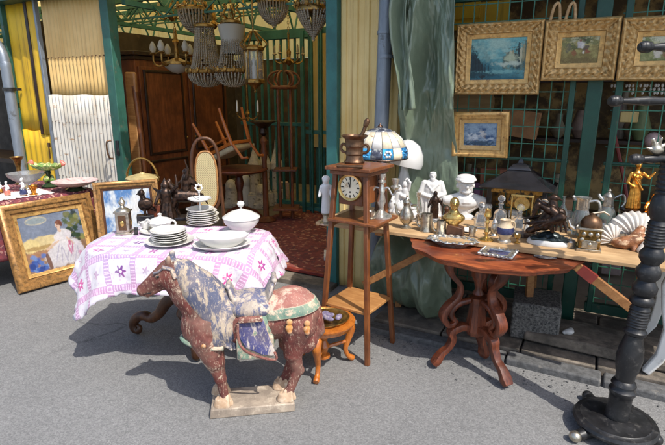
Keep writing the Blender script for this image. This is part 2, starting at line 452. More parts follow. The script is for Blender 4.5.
def horse_paint(name, base, dark, worn, th, stretch=(1, 1, 1), scale=9, third=None, t3=.62, edge=True):
    t = NT(name); co = t.coord('Object', stretch)
    n = t.noise(t.coord('Object'), 16, 5)
    c = t.mix(t.ramp(n, .3, .7), dark, base)
    if third: c = t.mix(t.ramp(t.noise(t.coord('Object', (1.9, 1.4, .62)), 13, 8, .74, .4), t3 - .05, t3 + .05), c, third)
    w = t.noise(co, scale, 9, .74, .3)
    c = t.mix(t.ramp(w, th - .045, th + .045), c, worn)
    sc = t.noise(t.coord('Object', (2.2, 2.2, .8)), 46, 7, .75)
    c = t.mix(t.math('MULTIPLY', t.ramp(sc, .545, .64), .65), c, worn)
    du = t.noise(t.coord('Object'), 7, 4, .6)
    c = t.mix(t.math('MULTIPLY', t.ramp(du, .4, .7), .16), c, DUST)
    ge = t.n('ShaderNodeNewGeometry')
    if edge: c = t.mix(t.math('MULTIPLY', t.ramp(ge.outputs['Pointiness'], .515, .56), .75), c, worn)
    t.bsdf(c, .75, 0, t.math('ADD', w, t.math('MULTIPLY', sc, .4)), .5, .004)
    return t.m
DUST = srgb(202, 178, 154)
M['hred'] = horse_paint('worn_red_brown_paint', srgb(118, 60, 52), srgb(82, 40, 36), DUST, .61)
M['hmane'] = horse_paint('worn_blue_paint_on_bare_wood', srgb(186, 168, 146), srgb(160, 144, 126), srgb(206, 190, 170), .64, third=srgb(80, 84, 106), t3=.465, scale=12)
M['hgreen'] = horse_paint('worn_green_paint', srgb(118, 146, 126), srgb(94, 120, 106), DUST, .54)
M['hblue'] = horse_paint('worn_deep_blue_paint', srgb(58, 64, 124), srgb(42, 46, 94), srgb(196, 184, 174), .535, stretch=(1.6, 1, .6), edge=False)
M['hsad'] = horse_paint('dusty_saddle_paint', srgb(178, 164, 148), srgb(150, 138, 128), srgb(200, 186, 170), .6, third=srgb(82, 88, 118), t3=.5)
M['hrump'] = horse_paint('dusty_red_rump_paint', srgb(160, 104, 92), srgb(138, 86, 78), srgb(194, 170, 150), .55)
M['hbase'] = horse_paint('dusty_wooden_base', srgb(160, 146, 130), srgb(132, 119, 106), srgb(182, 168, 150), .58, edge=False)
M['hstrap'] = horse_paint('worn_red_strap_paint', srgb(134, 76, 66), srgb(96, 50, 46), DUST, .55, edge=False)
M['hgstrap'] = horse_paint('worn_green_strap_paint', srgb(118, 146, 126), srgb(94, 120, 106), DUST, .54, edge=False)
M['hbridle'] = horse_paint('worn_blue_bridle_paint', srgb(120, 116, 126), srgb(90, 90, 106), DUST, .54, edge=False)
M['hbeige'] = horse_paint('bare_beige_hoof_wood', srgb(198, 170, 140), srgb(170, 140, 112), srgb(214, 194, 170), .6)
M['hyel'] = horse_paint('ochre_rosette_paint', srgb(206, 146, 74), srgb(176, 110, 52), DUST, .66)

def tarp_mat():
    t = NT('grey_green_tarpaulin'); co = t.coord('Object')
    n = t.noise(co, 3, 6, .6); wv = t.noise(t.coord('Object', (1, 1, .7)), 9, 7, .66, .6)
    cr = t.noise(t.coord('Object', (1, 1, 2)), 34, 6, .7)
    c = t.mix(t.ramp(n, .3, .7), srgb(104, 118, 98), srgb(120, 133, 112))
    c = t.mix(t.math('MULTIPLY', t.ramp(cr, .62, .76), .2), c, srgb(178, 188, 170))  # pale streaks put crease highlights into the colour
    h = t.math('ADD', wv, t.math('MULTIPLY', cr, .35))
    t.bsdf(c, t.math('ADD', .26, t.math('MULTIPLY', cr, .25)), 0, h, .6, .008, spec=.7, coat=.2)
    return t.m
M['tarp'] = tarp_mat()
def cane_mat():
    t = NT('woven_cane'); sx = t.n('ShaderNodeSeparateXYZ'); t.t.links.new(t.coord(), sx.inputs[0])
    a = t.math('SINE', t.math('MULTIPLY', sx.outputs[0], 420)); b = t.math('SINE', t.math('MULTIPLY', sx.outputs[2], 420))
    k = t.math('GREATER_THAN', t.math('MULTIPLY', a, b), .35)
    c = t.mix(k, srgb(196, 180, 136), srgb(120, 104, 70)); t.bsdf(c, .6, 0, a, .3)
    return t.m
M['cane'] = cane_mat()
M['white'] = mat('old_white_paint', srgb(226, 224, 218), .5, 0, .06, 8, worn=srgb(176, 170, 160), wscale=14, wth=.66, bump=.2)
M['lace'] = mat('white_lace', srgb(232, 226, 218), .9, 0, .08, 30, worn=srgb(196, 180, 170), wscale=60, wth=.56, bump=.6, bscale=160)
M['dial'] = mat('cream_clock_dial', srgb(226, 214, 188), .4, 0, .08, 12, worn=srgb(182, 160, 128), wscale=16, wth=.64, bump=0)
M['ink'] = mat('black_ink', (.012, .011, .011), .5, 0, .1, bump=0)
M['stain_blue'] = mat('blue_opal_glass', srgb(64, 150, 196), .16, 0, .5, 18, worn=srgb(36, 74, 128), wscale=16, wth=.54, wsoft=.1, bump=.1)
M['stain_cream'] = mat('cream_opal_glass', srgb(214, 202, 176), .18, 0, .15, 20, worn=srgb(128, 84, 54), wscale=18, wth=.64, bump=.1)
M['stain_dark'] = mat('dark_slate_opal_glass', srgb(66, 70, 84), .2, 0, .5, 26, worn=srgb(150, 152, 150), wscale=22, wth=.54, bump=.1)
M['opal'] = mat('white_opal_glass', (.62, .61, .59), .2, 0, .02, bump=0, coat=.3)
M['lacq'] = mat('black_lacquer', (.012, .012, .015), .34, 0, .4, 10, worn=(.09, .09, .1), wscale=20, wth=.72, bump=.05, coat=.4)
M['lacqgold'] = mat('gilt_lacquer', srgb(176, 132, 60), .35, .5, .4, 30, worn=(.04, .035, .03), wscale=40, wth=.54, bump=.2)
M['bucket'] = mat('aged_green_bucket_paint', srgb(96, 96, 64), .4, .2, .35, 14, worn=srgb(150, 136, 92), wscale=18, wth=.62, bump=.3)
M['bucketlid'] = mat('pale_bucket_lid', srgb(178, 160, 112), .5, .2, .25, 14, bump=.2)
M['fruit'] = mat('green_majolica_glaze', srgb(112, 146, 70), .2, 0, .6, 26, worn=srgb(222, 210, 150), wscale=22, wth=.54, wsoft=.1, bump=.5, bscale=40, bdist=.006)
M['fruitd'] = mat('dark_majolica_glaze', srgb(40, 56, 34), .2, 0, .5, 20, bump=.4)
M['pinkg'] = mat('pink_glaze', srgb(214, 120, 104), .2, 0, .3, 20, bump=.1)
M['pinkdish'] = mat('pale_pink_pottery', srgb(206, 176, 172), .35, 0, .15, 24, worn=srgb(160, 110, 112), wscale=30, wth=.6, bump=.4)
M['steinb'] = mat('stoneware_beige', srgb(196, 176, 146), .3, 0, .2, 20, bump=.3)
M['steind'] = mat('cobalt_stoneware', srgb(54, 60, 96), .25, 0, .4, 20, bump=.3)
M['bronzeg'] = mat('green_black_bronze', srgb(46, 56, 58), .3, .5, .4, 24, worn=srgb(110, 118, 116), wscale=26, wth=.64, bump=.6, bscale=40)
M['coral'] = mat('brown_shell_lip', srgb(140, 92, 60), .5, 0, .5, 34, worn=srgb(226, 196, 160), wscale=24, wth=.58, bump=.5)
M['shell'] = mat('white_shell', (.64, .6, .54), .3, 0, .1, 14, worn=srgb(216, 186, 156), wscale=16, wth=.64, bump=.2)
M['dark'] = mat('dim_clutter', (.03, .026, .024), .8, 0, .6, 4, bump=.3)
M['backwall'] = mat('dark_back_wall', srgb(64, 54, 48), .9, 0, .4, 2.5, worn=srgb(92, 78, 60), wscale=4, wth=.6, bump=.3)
M['redp'] = mat('dull_red_paint', srgb(122, 46, 38), .5, 0, .2, 10, bump=.1)
M['ribbon'] = mat('mauve_fabric', srgb(112, 102, 128), .8, 0, .4, 40, worn=srgb(160, 150, 150), wscale=40, wth=.56, bump=.4)
def plaid():
    t = NT('blue_checked_fabric'); sx = t.n('ShaderNodeSeparateXYZ'); t.t.links.new(t.coord(), sx.inputs[0])
    a = t.math('GREATER_THAN', t.math('SINE', t.math('MULTIPLY', t.math('ADD', sx.outputs[0], sx.outputs[2]), 110)), .25)
    b = t.math('GREATER_THAN', t.math('SINE', t.math('MULTIPLY', t.math('SUBTRACT', sx.outputs[0], sx.outputs[2]), 110)), .25)
    c = t.mix(t.math('MULTIPLY', t.math('ADD', a, b), .5), srgb(30, 44, 92), srgb(110, 140, 196)); t.bsdf(c, .9)
    return t.m
M['plaid'] = plaid()

# ------------------------------------------------------------------ painted canvases
def lerp(a, b, k): return tuple(x + (y - x) * k for x, y in zip(a, b))
def fbm(u, v, s, o=0.0): return mnoise.fractal(V((u * s + o, v * s, o)), .6, 2.0, 5)
class Pic:
    "paint on a canvas: soft dabs of pigment over a ground"
    def __init__(s, ground, asp, k=.8): s.g = ground; s.d = []; s.asp = asp; s.k = k
    def dab(s, u, v, ru, rv, col, rot=0, soft=.35, rag=.25): s.d.append((u, v, ru, rv, srgb(*col), rot, soft, rag)); return s
    def at(s, u, v):
        c = s.g(u, v); w1 = fbm(u, v, 9, 3.1) ; w2 = fbm(u, v, 30, 7.7)
        for (a, b, ru, rv, col, rot, soft, rag) in s.d:
            du, dv = u - a, v - b
            if rot: du, dv = du * cos(rot) + dv * sin(rot), -du * sin(rot) + dv * cos(rot)
            q = sqrt((du / ru) ** 2 + (dv / rv) ** 2) + rag * w1 + rag * .6 * w2
            k = max(0, min(1, (1 + soft / 2 - q) / soft))
            if k > 0: c = lerp(c, col, k * .92)
        m = s.k * (1 + .16 * w2)
        return tuple(max(0, x * m) for x in c)
t_ = NT('oil_paint_on_canvas'); at_ = t_.n('ShaderNodeAttribute', attribute_name='Pigment')
t_.bsdf(at_.outputs['Color'], .45, 0, t_.noise(t_.coord(), 260, 3), .25, .001)
M['canvas'] = t_.m
def canvas(name, w, h, y, pic, parent, nu=150, nv=110):
    mb = MB().grid(lambda u, v: V(((u - .5) * w, y, (v - .5) * h)), nu, nv)
    me = mb.mesh(name); at = me.color_attributes.new('Pigment', 'FLOAT_COLOR', 'POINT')
    for j in range(nv + 1):
        for i in range(nu + 1):
            c = pic.at(i / nu, j / nv); at.data[j * (nu + 1) + i].color = (c[0], c[1], c[2], 1)
    o = bpy.data.objects.new(name, me); C.objects.link(o); me.materials.append(M['canvas']); o.parent = parent
    return o
def moulding(w, h, prof, ornate=0, step=.007):
    """mitred frame round a w x h opening; prof = [(outward, forward)] across the moulding, carved if ornate"""
    mb = MB(); W, H = w / 2, h / 2
    for side in range(4):
        L = w if side % 2 == 0 else h
        n = max(2, int((L + .1) / step)) if ornate else 1
        rot = Matrix.Rotation(side * pi / 2, 3, 'Y')
        hl, off = L / 2, (H if side % 2 == 0 else W)
        P = []
        for i in range(n + 1):
            row = []
            for (o_, f_) in prof:
                x = (hl + o_) * (2 * i / n - 1); z = off + o_
                d = 0
                if ornate and 0 < f_:
                    pm = sin(pi * min(1, max(0, o_ / prof[-2][0])))
                    s = x + side * .37
                    d = ornate * pm * (.95 * abs(sin(s * 64 + 1.6 * sin(o_ * 85))) ** .55 - .5 + .45 * cos(s * 128 + .6) * sin(o_ * 170) + .3 * abs(sin(s * 190 - o_ * 90)) + .3 * mnoise.noise(V((s * 70, o_ * 80, side))))
                row.append(rot @ V((x, -(f_ + d), z)))
            P.append(row)
        vs = [p for r in P for p in r]; m = len(prof); fs = []
        for i in range(n):
            for j in range(m):
                j2 = (j + 1) % m
                fs.append((i * m + j, i * m + j2, (i + 1) * m + j2, (i + 1) * m + j))
        mb.add(vs, fs)
    return mb
def arc_prof(b, d, ornate_n=0, kind='scoop'):
    if kind == 'scoop':      # raised outer edge, broad hollow, raised inner bead
        p = [(0, 0), (0, d * .42), (b * .06, d * .5), (b * .12, d * .42)]
        for i in range(7):
            k = i / 6; p.append((b * (.16 + .56 * k), d * (.4 + .32 * k + .1 * sin(pi * k))))
        p += [(b * .78, d * .92), (b * .86, d), (b * .95, d * .9), (b, d * .7), (b, 0)]
    else:                    # stepped
        p = [(0, 0), (0, d * .35), (b * .14, d * .38), (b * .16, d * .6), (b * .5, d * .72), (b * .52, d * .9), (b * .64, d), (b * .92, d * .95), (b, d * .8), (b, 0)]
    return p
def picture(name, label, w, h, bw, d, pic, outer, liner, ornate=0, group=None, lw=.03):
    "w x h is the whole framed size; origin in the middle of it, back at y=0"
    t = thing(name, label, 'painting', group=group)
    iw, ih = w - 2 * bw, h - 2 * bw
    moulding(iw, ih, arc_prof(bw, d, kind='scoop' if ornate else 'step'), ornate).build('frame', outer, t, angle=50)
    moulding(iw - 2 * lw, ih - 2 * lw, [(0, 0), (0, d * .3), (lw * .2, d * .36), (lw * .7, d * .4), (lw, d * .5), (lw * .999, 0)]).build('gilt_slip', liner, t)
    canvas('canvas', iw - 2 * lw + .004, ih - 2 * lw + .004, -d * .2, pic, t)
    MB().box((0, -.004, 0), (w * .97, .008, h * .97)).build('backing_board', M['walnut'], t)
    return t
# ------------------------------------------------------------------ the setting
def fac(name, label, cat, group=None): return thing(name, label, cat, F0, -FA, group)
def struct(o): return tag(o, kind='structure')
struct(MB().grid(lambda u, v: V(((u - .5) * 600, (v - .5) * 600, 0)), 8, 8).build('ground', M['asphalt']))
def slab(name, m, a0, a1, n0, n1, z0, z1, **k):
    return MB().box(((a0 + a1) / 2, -(n0 + n1) / 2, (z0 + z1) / 2), (a1 - a0, abs(n1 - n0), z1 - z0)).build(name, m, None, F0, -FA, **k)
struct(slab('shop_floor', M['floor'], -6.2, -1.52, .02, -4.2, -.1, .03))
struct(slab('shop_floor', M['floor'], -1.48, 4, -.22, -3, -.1, .06))
# the strip of worn slabs along the mesh front and the dark kerb before it
sw = MB(); x = -1.1
while x < 4:
    w = random.uniform(.42, .7)
    for (n0, n1) in ((.595, .29), (.28, -.2)):
        z = .06 + random.uniform(-.006, .008)
        sw.box((x + w / 2, -(n0 + n1) / 2, z - .1), (w - .012, n0 - n1, .2), Matrix.Rotation(random.uniform(-.02, .02), 3, 'X'))
    x += w
struct(sw.build('pavement', M['pave'], None, F0, -FA, bevel=.008))
kb = MB(); x = -1.1
while x < 4:
    w = random.uniform(.3, .62)
    kb.box((x + w / 2, -.665, .0), (w - .012, .12 + random.uniform(-.015, .015), .085 + random.uniform(-.012, .012)), Matrix.Rotation(random.uniform(-.03, .03), 3, 'Z'))
    x += w
struct(kb.build('kerb', M['kerb'], None, F0, -FA, bevel=.012))
struct(slab('threshold', M['pave'], -4.2, -1.68, .2, .03, -.1, .045, bevel=.006))

# ------------------------------------------------------------------ hut front, left part
def corr(a0, a1, z0, z1, pitch, amp, n=0.0, skew=0.0, nz=6):
    nu = int((a1 - a0) / pitch * 8)
    return MB().grid(lambda u, v: V((a0 + (a1 - a0) * u, -n - amp * sin(2 * pi * (a1 - a0) * u / pitch) - .0015 * sin(u * 9 + v * 5),
                                     z0 + (z1 - z0) * v + skew * u * (1 - v) * 0 + .006 * sin(u * 13))), nu, nz)
w = fac('corrugated_wall', 'corrugated sheet wall, faded tan above and rust-streaked white below, beside the open doorway', 'wall')
corr(-5.44, -4.44, 1.62, 2.7, .0625, .010, -.01).build('upper_sheet', M['tan'], w, thick=.003)
corr(-5.46, -4.43, .05, 1.655, .0625, .010, .03).build('lower_sheet', M['whitesheet'], w, thick=.003)
b = MB()
for k in range(16): b.ell((-5.41 + k * .0625, -.008, 2.06 + .004 * sin(k * 2.1)), (.009, .007, .009), seg=8, rings=5)
b.build('bolt_row', M['mortar'], w)
b = MB()
for z in (1.35, .72):
    for k in range(16): b.ell((-5.43 + k * .0625, -.046, z + .006 * sin(k * 1.7)), (.006, .004, .006), seg=6, rings=4)
b.build('rivet_row', M['mortar'], w)
w = fac('yellow_wall', 'tall yellow painted sheet wall with dark streaks beside the grey drainpipe', 'wall')
corr(-6.1, -5.72, 1.2, 2.72, .19, .006, .0).build('upper_sheet', M['yellow'], w, thick=.003)
corr(-6.1, -5.5, .05, 1.24, .11, .006, .012).build('lower_sheet', M['yellow'], w, thick=.003)
corr(-5.66, -5.5, 1.2, 2.72, .16, .006, .02).build('narrow_strip', M['yellow'], w, thick=.003)
MB().box((-5.69, -.012, 1.95), (.05, .03, 1.5)).build('shadow_gap', M['wardd'], w, bevel=.003)  # dark strip painting the shaded gap between the two sheets
MB().box((-5.48, -.03, 1.4), (.035, .05, 2.7)).build('edge_angle', M['pipe'], w, bevel=.004)
MB().box((-6.13, -.02, 1.4), (.05, .06, 2.75)).build('corner_post', M['teald'], w, bevel=.004)
b = MB().box((-5.56, -.045, 1.08), (.03, .02, .05)).box((-5.56, -.05, 1.0), (.012, .012, .16))
b.build('hasp', M['mortar'], w, bevel=.002)
t = fac('drainpipe', 'grey zinc drainpipe with an elbow at its top beside the yellow wall', 'drainpipe')
PX = AZ(FP(11.5, 100, .16))[0]
MB().tube([(PX - .38, -.16, 2.36), (PX - .2, -.16, 2.28), (PX - .07, -.16, 2.17), (PX - .02, -.16, 2.02), (PX - .01, -.16, 1.8), (PX, -.16, 0)], .058, 16).build('pipe', M['pipe'], t)
MB().lathe([(.065, -.02), (.07, -.02), (.07, .02), (.065, .02)], 18, (PX - .01, -.16, 1.72)).box((PX - .01, -.08, 1.72), (.02, .12, .03)).build('bracket', M['black'], t)
t = fac('green_door_post', 'wide teal green steel door post at the left side of the open doorway', 'post')
MB().box((-4.36, -.02, 1.4), (.12, .05, 2.62)).build('post', M['teald'], t, bevel=.006)
MB().box((-4.31, .035, 1.4), (.012, .06, 2.6)).build('flange', M['teald'], t, bevel=.002)
MB().tube([(-4.41, -.08, 1.18), (-4.43, -.12, 1.17), (-4.435, -.125, 1.08), (-4.42, -.115, 1.0), (-4.41, -.08, .99)], .01, 8).build('handle', M['mortar'], t)
MB().box((-4.355, -.052, 1.1), (.04, .02, .16)).build('lock', M['black'], t, bevel=.004)
t = fac('green_door_post', 'slim teal green steel post between the doorway and the dull yellow ribbed panel', 'post')
MB().box((-1.73, -.02, 1.45), (.1, .1, 2.9)).build('post', M['teal'], t, bevel=.006)
w = fac('ribbed_wall', 'dull yellow ribbed sheet panel behind the clock stand', 'wall')
def ribs(u, v):
    a = -1.68 + .5 * u; r = (u * 5) % 1
    return V((a, -.0 - (.014 if .12 < r < .55 else 0) - .003 * sin(v * 7 + u * 4), .02 + 2.8 * v))
MB().grid(ribs, 60, 24).build('upper_sheet', M['yellowp'], w, thick=.003)
MB().grid(lambda u, v: ribs(u, v * .46) + V((0, -.018, 0)), 60, 12).build('patch_sheet', M['yellowp'], w, thick=.003)
t = fac('drainpipe', 'straight grey downpipe between the yellow panel and the tarpaulin', 'drainpipe')
MB().tube([(-1.235, -.12, 2.9), (-1.27, -.12, 1.2), (-1.29, -.12, .02)], .055, 16).build('pipe', M['pipe'], t)
for z in (2.1, 1.93): MB().lathe([(.056, -.012), (.061, -.012), (.061, .012), (.056, .012)], 18, (-1.2515 + (2.1 - z) * .02, -.12, z)).build('joint_ring', M['pipe'], t)
b = MB().box((-1.27, -.1, 2.1), (.1, .03, .03)); b.build('bracket', M['black'], t)

# ------------------------------------------------------------------ eaves, roof, trusses
t = fac('eave', 'dark green eave beam and boards along the top of the hut front', 'eave')
MB().box((-5.42, -.085, 2.72), (4.2, .2, .1)).build('eave_board', M['green'], t, bevel=.005)
MB().box((.8, -.26, 2.83), (8.2, .58, .09)).build('eave_board', M['green'], t, bevel=.005)
t = fac('roof', 'yellow translucent ribbed roof over the open stall', 'roof')
def rf(a0, a1): return lambda u, v: V((a0 + (a1 - a0) * u, -.12 + 4.5 * v, 2.79 + .62 * v + .018 * sin(u * (a1 - a0) / .14 * 2 * pi)))
MB().grid(rf(-14, -1.55), 720, 4).build('roof_sheet', M['yroof'], t)
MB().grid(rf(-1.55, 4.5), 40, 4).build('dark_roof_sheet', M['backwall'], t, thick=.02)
for i, a in enumerate((-9.8, -8.6, -7.4, -5.6, -4.25, -2.95, -1.9)):
    t = fac('roof_truss', 'teal steel roof truss with zigzag webs under the yellow roof', 'truss', 'teal roof trusses under the yellow roof')
    ch = MB().beam((a, .12, 2.58), (a, 4.0, 2.58), .05, .05); ch.build('bottom_chord', M['teal'], t)
    MB().beam((a, .12, 2.75), (a, 4.2, 3.31), .05, .05).build('top_chord', M['teal'], t)
    wb = MB(); n = 7
    for k in range(n):
        y0, y1 = .15 + k * .54, .15 + (k + 1) * .54
        wb.beam((a, y0, 2.6), (a, (y0 + y1) / 2, 2.76 + .14 * (y0 + y1) / 2), .022, .022)
        wb.beam((a, (y0 + y1) / 2, 2.76 + .14 * (y0 + y1) / 2), (a, y1, 2.6), .022, .022)
    wb.build('web', M['teal'], t)
for y, z in ((.5, 2.68), (1.35, 2.8), (2.2, 2.92)):
    t = fac('purlin', 'thin teal steel purlin bracing the roof trusses lengthwise', 'beam', 'teal purlins under the yellow roof')
    MB().beam((-9.4, y, z), (-1.6, y, z), .045, .045).beam((-9.4, y, z - .2), (-1.6, y, z - .2), .02, .02).build('rail', M['teal'], t)
    b = MB(); a = -9.4
    while a < -1.8:
        b.beam((a, y, z), (a + .28, y, z - .2), .014, .014); b.beam((a + .28, y, z - .2), (a + .56, y, z), .014, .014); a += .56
    b.build('lattice', M['teal'], t)
# back of the stall
t = fac('gable_wall', 'yellow ribbed sheeting above the grille at the back of the stall', 'wall')
MB().grid(lambda u, v: V((-15.5 + 14 * u, 4.25 + .012 * sin(u * 630), 2.3 + 1.2 * v)), 600, 2).build('sheet', M['yroof'], t)
t = fac('back_wall', 'dim rear wall seen through the grille of the stall', 'wall')
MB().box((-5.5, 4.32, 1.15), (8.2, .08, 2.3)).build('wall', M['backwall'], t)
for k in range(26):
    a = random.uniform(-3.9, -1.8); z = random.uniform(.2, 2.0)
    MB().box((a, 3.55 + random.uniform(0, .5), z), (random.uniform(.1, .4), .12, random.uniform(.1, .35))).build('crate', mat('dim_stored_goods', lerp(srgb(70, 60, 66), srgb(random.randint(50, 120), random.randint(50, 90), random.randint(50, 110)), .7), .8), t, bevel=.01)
t = fac('partition_wall', 'dim partition between the open stall and the mesh-fronted stall', 'wall')
MB().box((-1.5, 2.15, 1.5), (.05, 4.1, 2.9)).build('wall', M['yellowp'], t)
t = fac('side_wall', 'dim side wall at the far left of the open stall', 'wall')
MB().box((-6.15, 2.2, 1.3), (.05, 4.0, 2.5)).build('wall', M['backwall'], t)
t = fac('back_grille', 'teal barred steel grille across the back of the stall behind the table', 'grille')
for z, h in ((2.47, .12), (1.25, .05), (.1, .06)): MB().box((-3.1, 2.42, z), (3.0, .05 + h * .3, h)).build('rail', M['teal'], t, bevel=.004)
b = MB()
for k in range(22): b.box((-4.55 + k * .115, 2.42, 1.28), (.028, .028, 2.36))
b.build('bars', M['teal'], t)
t = fac('folding_gate', 'bright teal folded concertina gate beside the slim door post', 'gate')
p0 = AZ(FP(304, 100, -2.2)); p1 = AZ(FP(337, 100, -2.2))
b = MB(); n = 8
for k in range(n):
    a = p0[0] + (p1[0] - p0[0]) * k / (n - 1) ; b.box((a, 2.2 + (.04 if k % 2 else -.03), 1.26), (.022 if k else .05, .04, 2.42))
b.build('bars', M['teal'], t, bevel=.003)
for z in (1.17, .1, 2.45): MB().box(((p0[0] + p1[0]) / 2, 2.2, z), (p1[0] - p0[0], .03, .05)).build('rail', M['teal'], t)
t = fac('yellow_hanging_sheet', 'pale yellow sheet standing behind the folded gate', 'sheet')
MB().box((p0[0] + .25, 2.36, 1.7), (.5, .012, 1.5)).build('sheet', M['yellowp'], t)
# neighbouring stall glimpsed at the left edge
t = fac('neighbour_stall', 'dark neighbouring stall seen left of the drainpipe', 'stall')
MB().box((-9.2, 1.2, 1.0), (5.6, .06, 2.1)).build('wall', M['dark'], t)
MB().box((-7.6, .7, .75), (2.2, .7, .06)).build('counter', M['wardd'], t)
o = MB()
def bagshape(u, v): return V((-6.95 + .34 * (u - .5) * (1 - .25 * v), .62 - .1 * cos((u - .5) * pi) * (1 - .5 * v), .95 + .5 * v + .02 * sin(u * 9)))
o.grid(bagshape, 20, 10)
tag(o.build('checked_cloth', M['plaid'], None, F0, -FA, thick=.02), 'blue checked cloth hanging in the dark stall left of the drainpipe', 'cloth')

M['wire'] = mat('green_wire', srgb(52, 108, 86), .45, 0, .15, 6, bump=0)
# ------------------------------------------------------------------ mesh front, right part
def mesh_gate(label, a0, a1, z0, z1, stiles):
    t = fac('wire_mesh_gate', label, 'gate', 'green wire mesh gates')
    f = MB(); s = .036
    for a in stiles: f.box((a, -.005, (z0 + z1) / 2), (s, .045, z1 - z0))
    f.box(((a0 + a1) / 2, -.002, z0 + .035), (a1 - a0, .04, .07)); f.box(((a0 + a1) / 2, -.002, z1 - .03), (a1 - a0, .04, .06))
    f.box(((a0 + a1) / 2, -.002, 1.22), (a1 - a0, .03, .016))
    f.build('frame', M['green'], t, bevel=.004)
    g = MB(); a = a0 + .05
    while a < a1: g.beam((a, .012, z0), (a, .012, z1), .0065, .0065); a += .078
    z = z0 + .1
    while z < z1: g.beam((a0, .018, z), (a1, .018, z), .0065, .0065); z += .117
    g.build('wire_mesh', M['wire'], t, smooth=False)
mesh_gate('green wire mesh gate behind the figurines and left of the thick gate post', -1.16, .06, .17, 2.34, (-1.13, .035))
mesh_gate('green wire mesh gate at the right edge behind the coat stand', .27, 2.3, .17, 2.34, (.3, 1.3, 2.27))
t = fac('gate_post', 'thick green steel gate post between the two mesh gates', 'post')
MB().box((.165, .0, 1.42), (.09, .08, 2.8)).build('post', M['green'], t, bevel=.006)
t = fac('gate_header', 'green steel beam over the mesh gates above the paintings', 'beam')
MB().box((1.0, .0, 2.42), (4.4, .09, .1)).box((1.0, .02, 2.62), (4.4, .05, .05)).build('beam', M['green'], t, bevel=.005)
t = fac('rear_wall', 'dark brown rear wall seen through the green mesh', 'wall')
MB().box((1.2, 1.75, 1.3), (5.4, .06, 2.6)).build('wall', mat('ochre_rear_wall', srgb(150, 122, 78), .9, 0, .4, 2.5, worn=srgb(84, 68, 50), wscale=3, wth=.5, bump=.2), t)
for z in (.55, 1.25, 1.78): MB().box((.6, 1.5, z), (4.0, .35, .03)).build('shelf', M['wardd'], t)
for k in range(24):
    a = random.uniform(-1.1, 2.4); z = random.choice((.1, .57, 1.27, 1.8)); h = random.uniform(.12, .4)
    MB().box((a, 1.3 + random.uniform(-.3, .1) * (z < .2), z + h / 2), (random.uniform(.1, .35), .1, h), Matrix.Rotation(random.uniform(-.12, .12), 3, 'Y')).build('stored_box', mat('stored_box_card', srgb(random.randint(120, 210), random.randint(100, 180), random.randint(70, 150)), .8), t, bevel=.006)
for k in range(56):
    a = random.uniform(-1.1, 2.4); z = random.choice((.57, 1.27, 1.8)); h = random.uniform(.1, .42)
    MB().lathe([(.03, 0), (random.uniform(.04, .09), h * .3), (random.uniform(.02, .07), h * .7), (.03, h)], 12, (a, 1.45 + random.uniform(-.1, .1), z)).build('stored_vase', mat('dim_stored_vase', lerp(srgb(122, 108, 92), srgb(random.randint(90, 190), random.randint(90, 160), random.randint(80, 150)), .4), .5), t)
def fthing(name, label, cat, mb, m, **k): return tag(mb.build(name, m, None, F0, -FA, **k), label, cat)
q = AZ(FP(473, 103, -.35)); fthing('wooden_tray', 'round bare wooden tray behind the mesh between two of the paintings', 'tray', MB().lathe([(.16, 0), (.17, .02), (.15, .012), (.001, .012)], 28, (q[0], .35, q[2]), Matrix.Rotation(pi / 2, 3, 'X')), M['pine'])
q = AZ(FP(629, 117, -.7)); fthing('yellow_box', 'small dull yellow box hanging behind the right mesh gate', 'box', MB().box((q[0], .7, q[2]), (.12, .05, .08)), M['yellowp'], bevel=.006)
q0 = AZ(FP(613, 128, -.5)); q1 = AZ(FP(626, 166, -.45)); fthing('red_pole', 'dull red pole leaning behind the right mesh gate', 'pole', MB().tube([(q0[0], .5, q0[2]), (q1[0], .45, q1[2] - .1), (q1[0] + .1, .4, q1[2] - .5)], .014), M['redp'])
q = AZ(FP(653, 140, -.5)); fthing('wooden_globe', 'round pinkish wooden ball hanging behind the right mesh gate', 'ornament', MB().ell((q[0], .5, q[2]), .055), M['pinkdish'])
q = AZ(FP(478, 12, -.5)); fthing('yellow_lantern', 'yellow paper sheet lying behind the mesh above the paintings', 'paper', MB().box((q[0] - .05, .7, q[2]), (.5, .02, .2)).box((q[0] - .12, .66, q[2] + .04), (.2, .02, .12)), M['yellow'])
# white drops made up to imitate light sparkles behind mesh below the right painting
t = fac('sparkle_fringe', 'white drops standing in for sparkles of light behind the mesh under the rightmost painting', 'sparkle fringe')
q0 = AZ(FP(612, 84, -.25)); q1 = AZ(FP(690, 84, -.25))
MB().beam((q0[0], .25, q0[2] + .02), (q1[0], .25, q1[2] + .02), .012, .012).build('rod', M['brass'], t)
b = MB()
for k in range(22):
    a = q0[0] + (q1[0] - q0[0]) * k / 21; z = q0[2]
    for j in range(random.randint(1, 3)): b.ell((a + random.uniform(-.004, .004), .25, z - .012 - j * .024), (.008, .006, .012), seg=6, rings=4)
b.build('sparkle_drops', M['opal'], t)

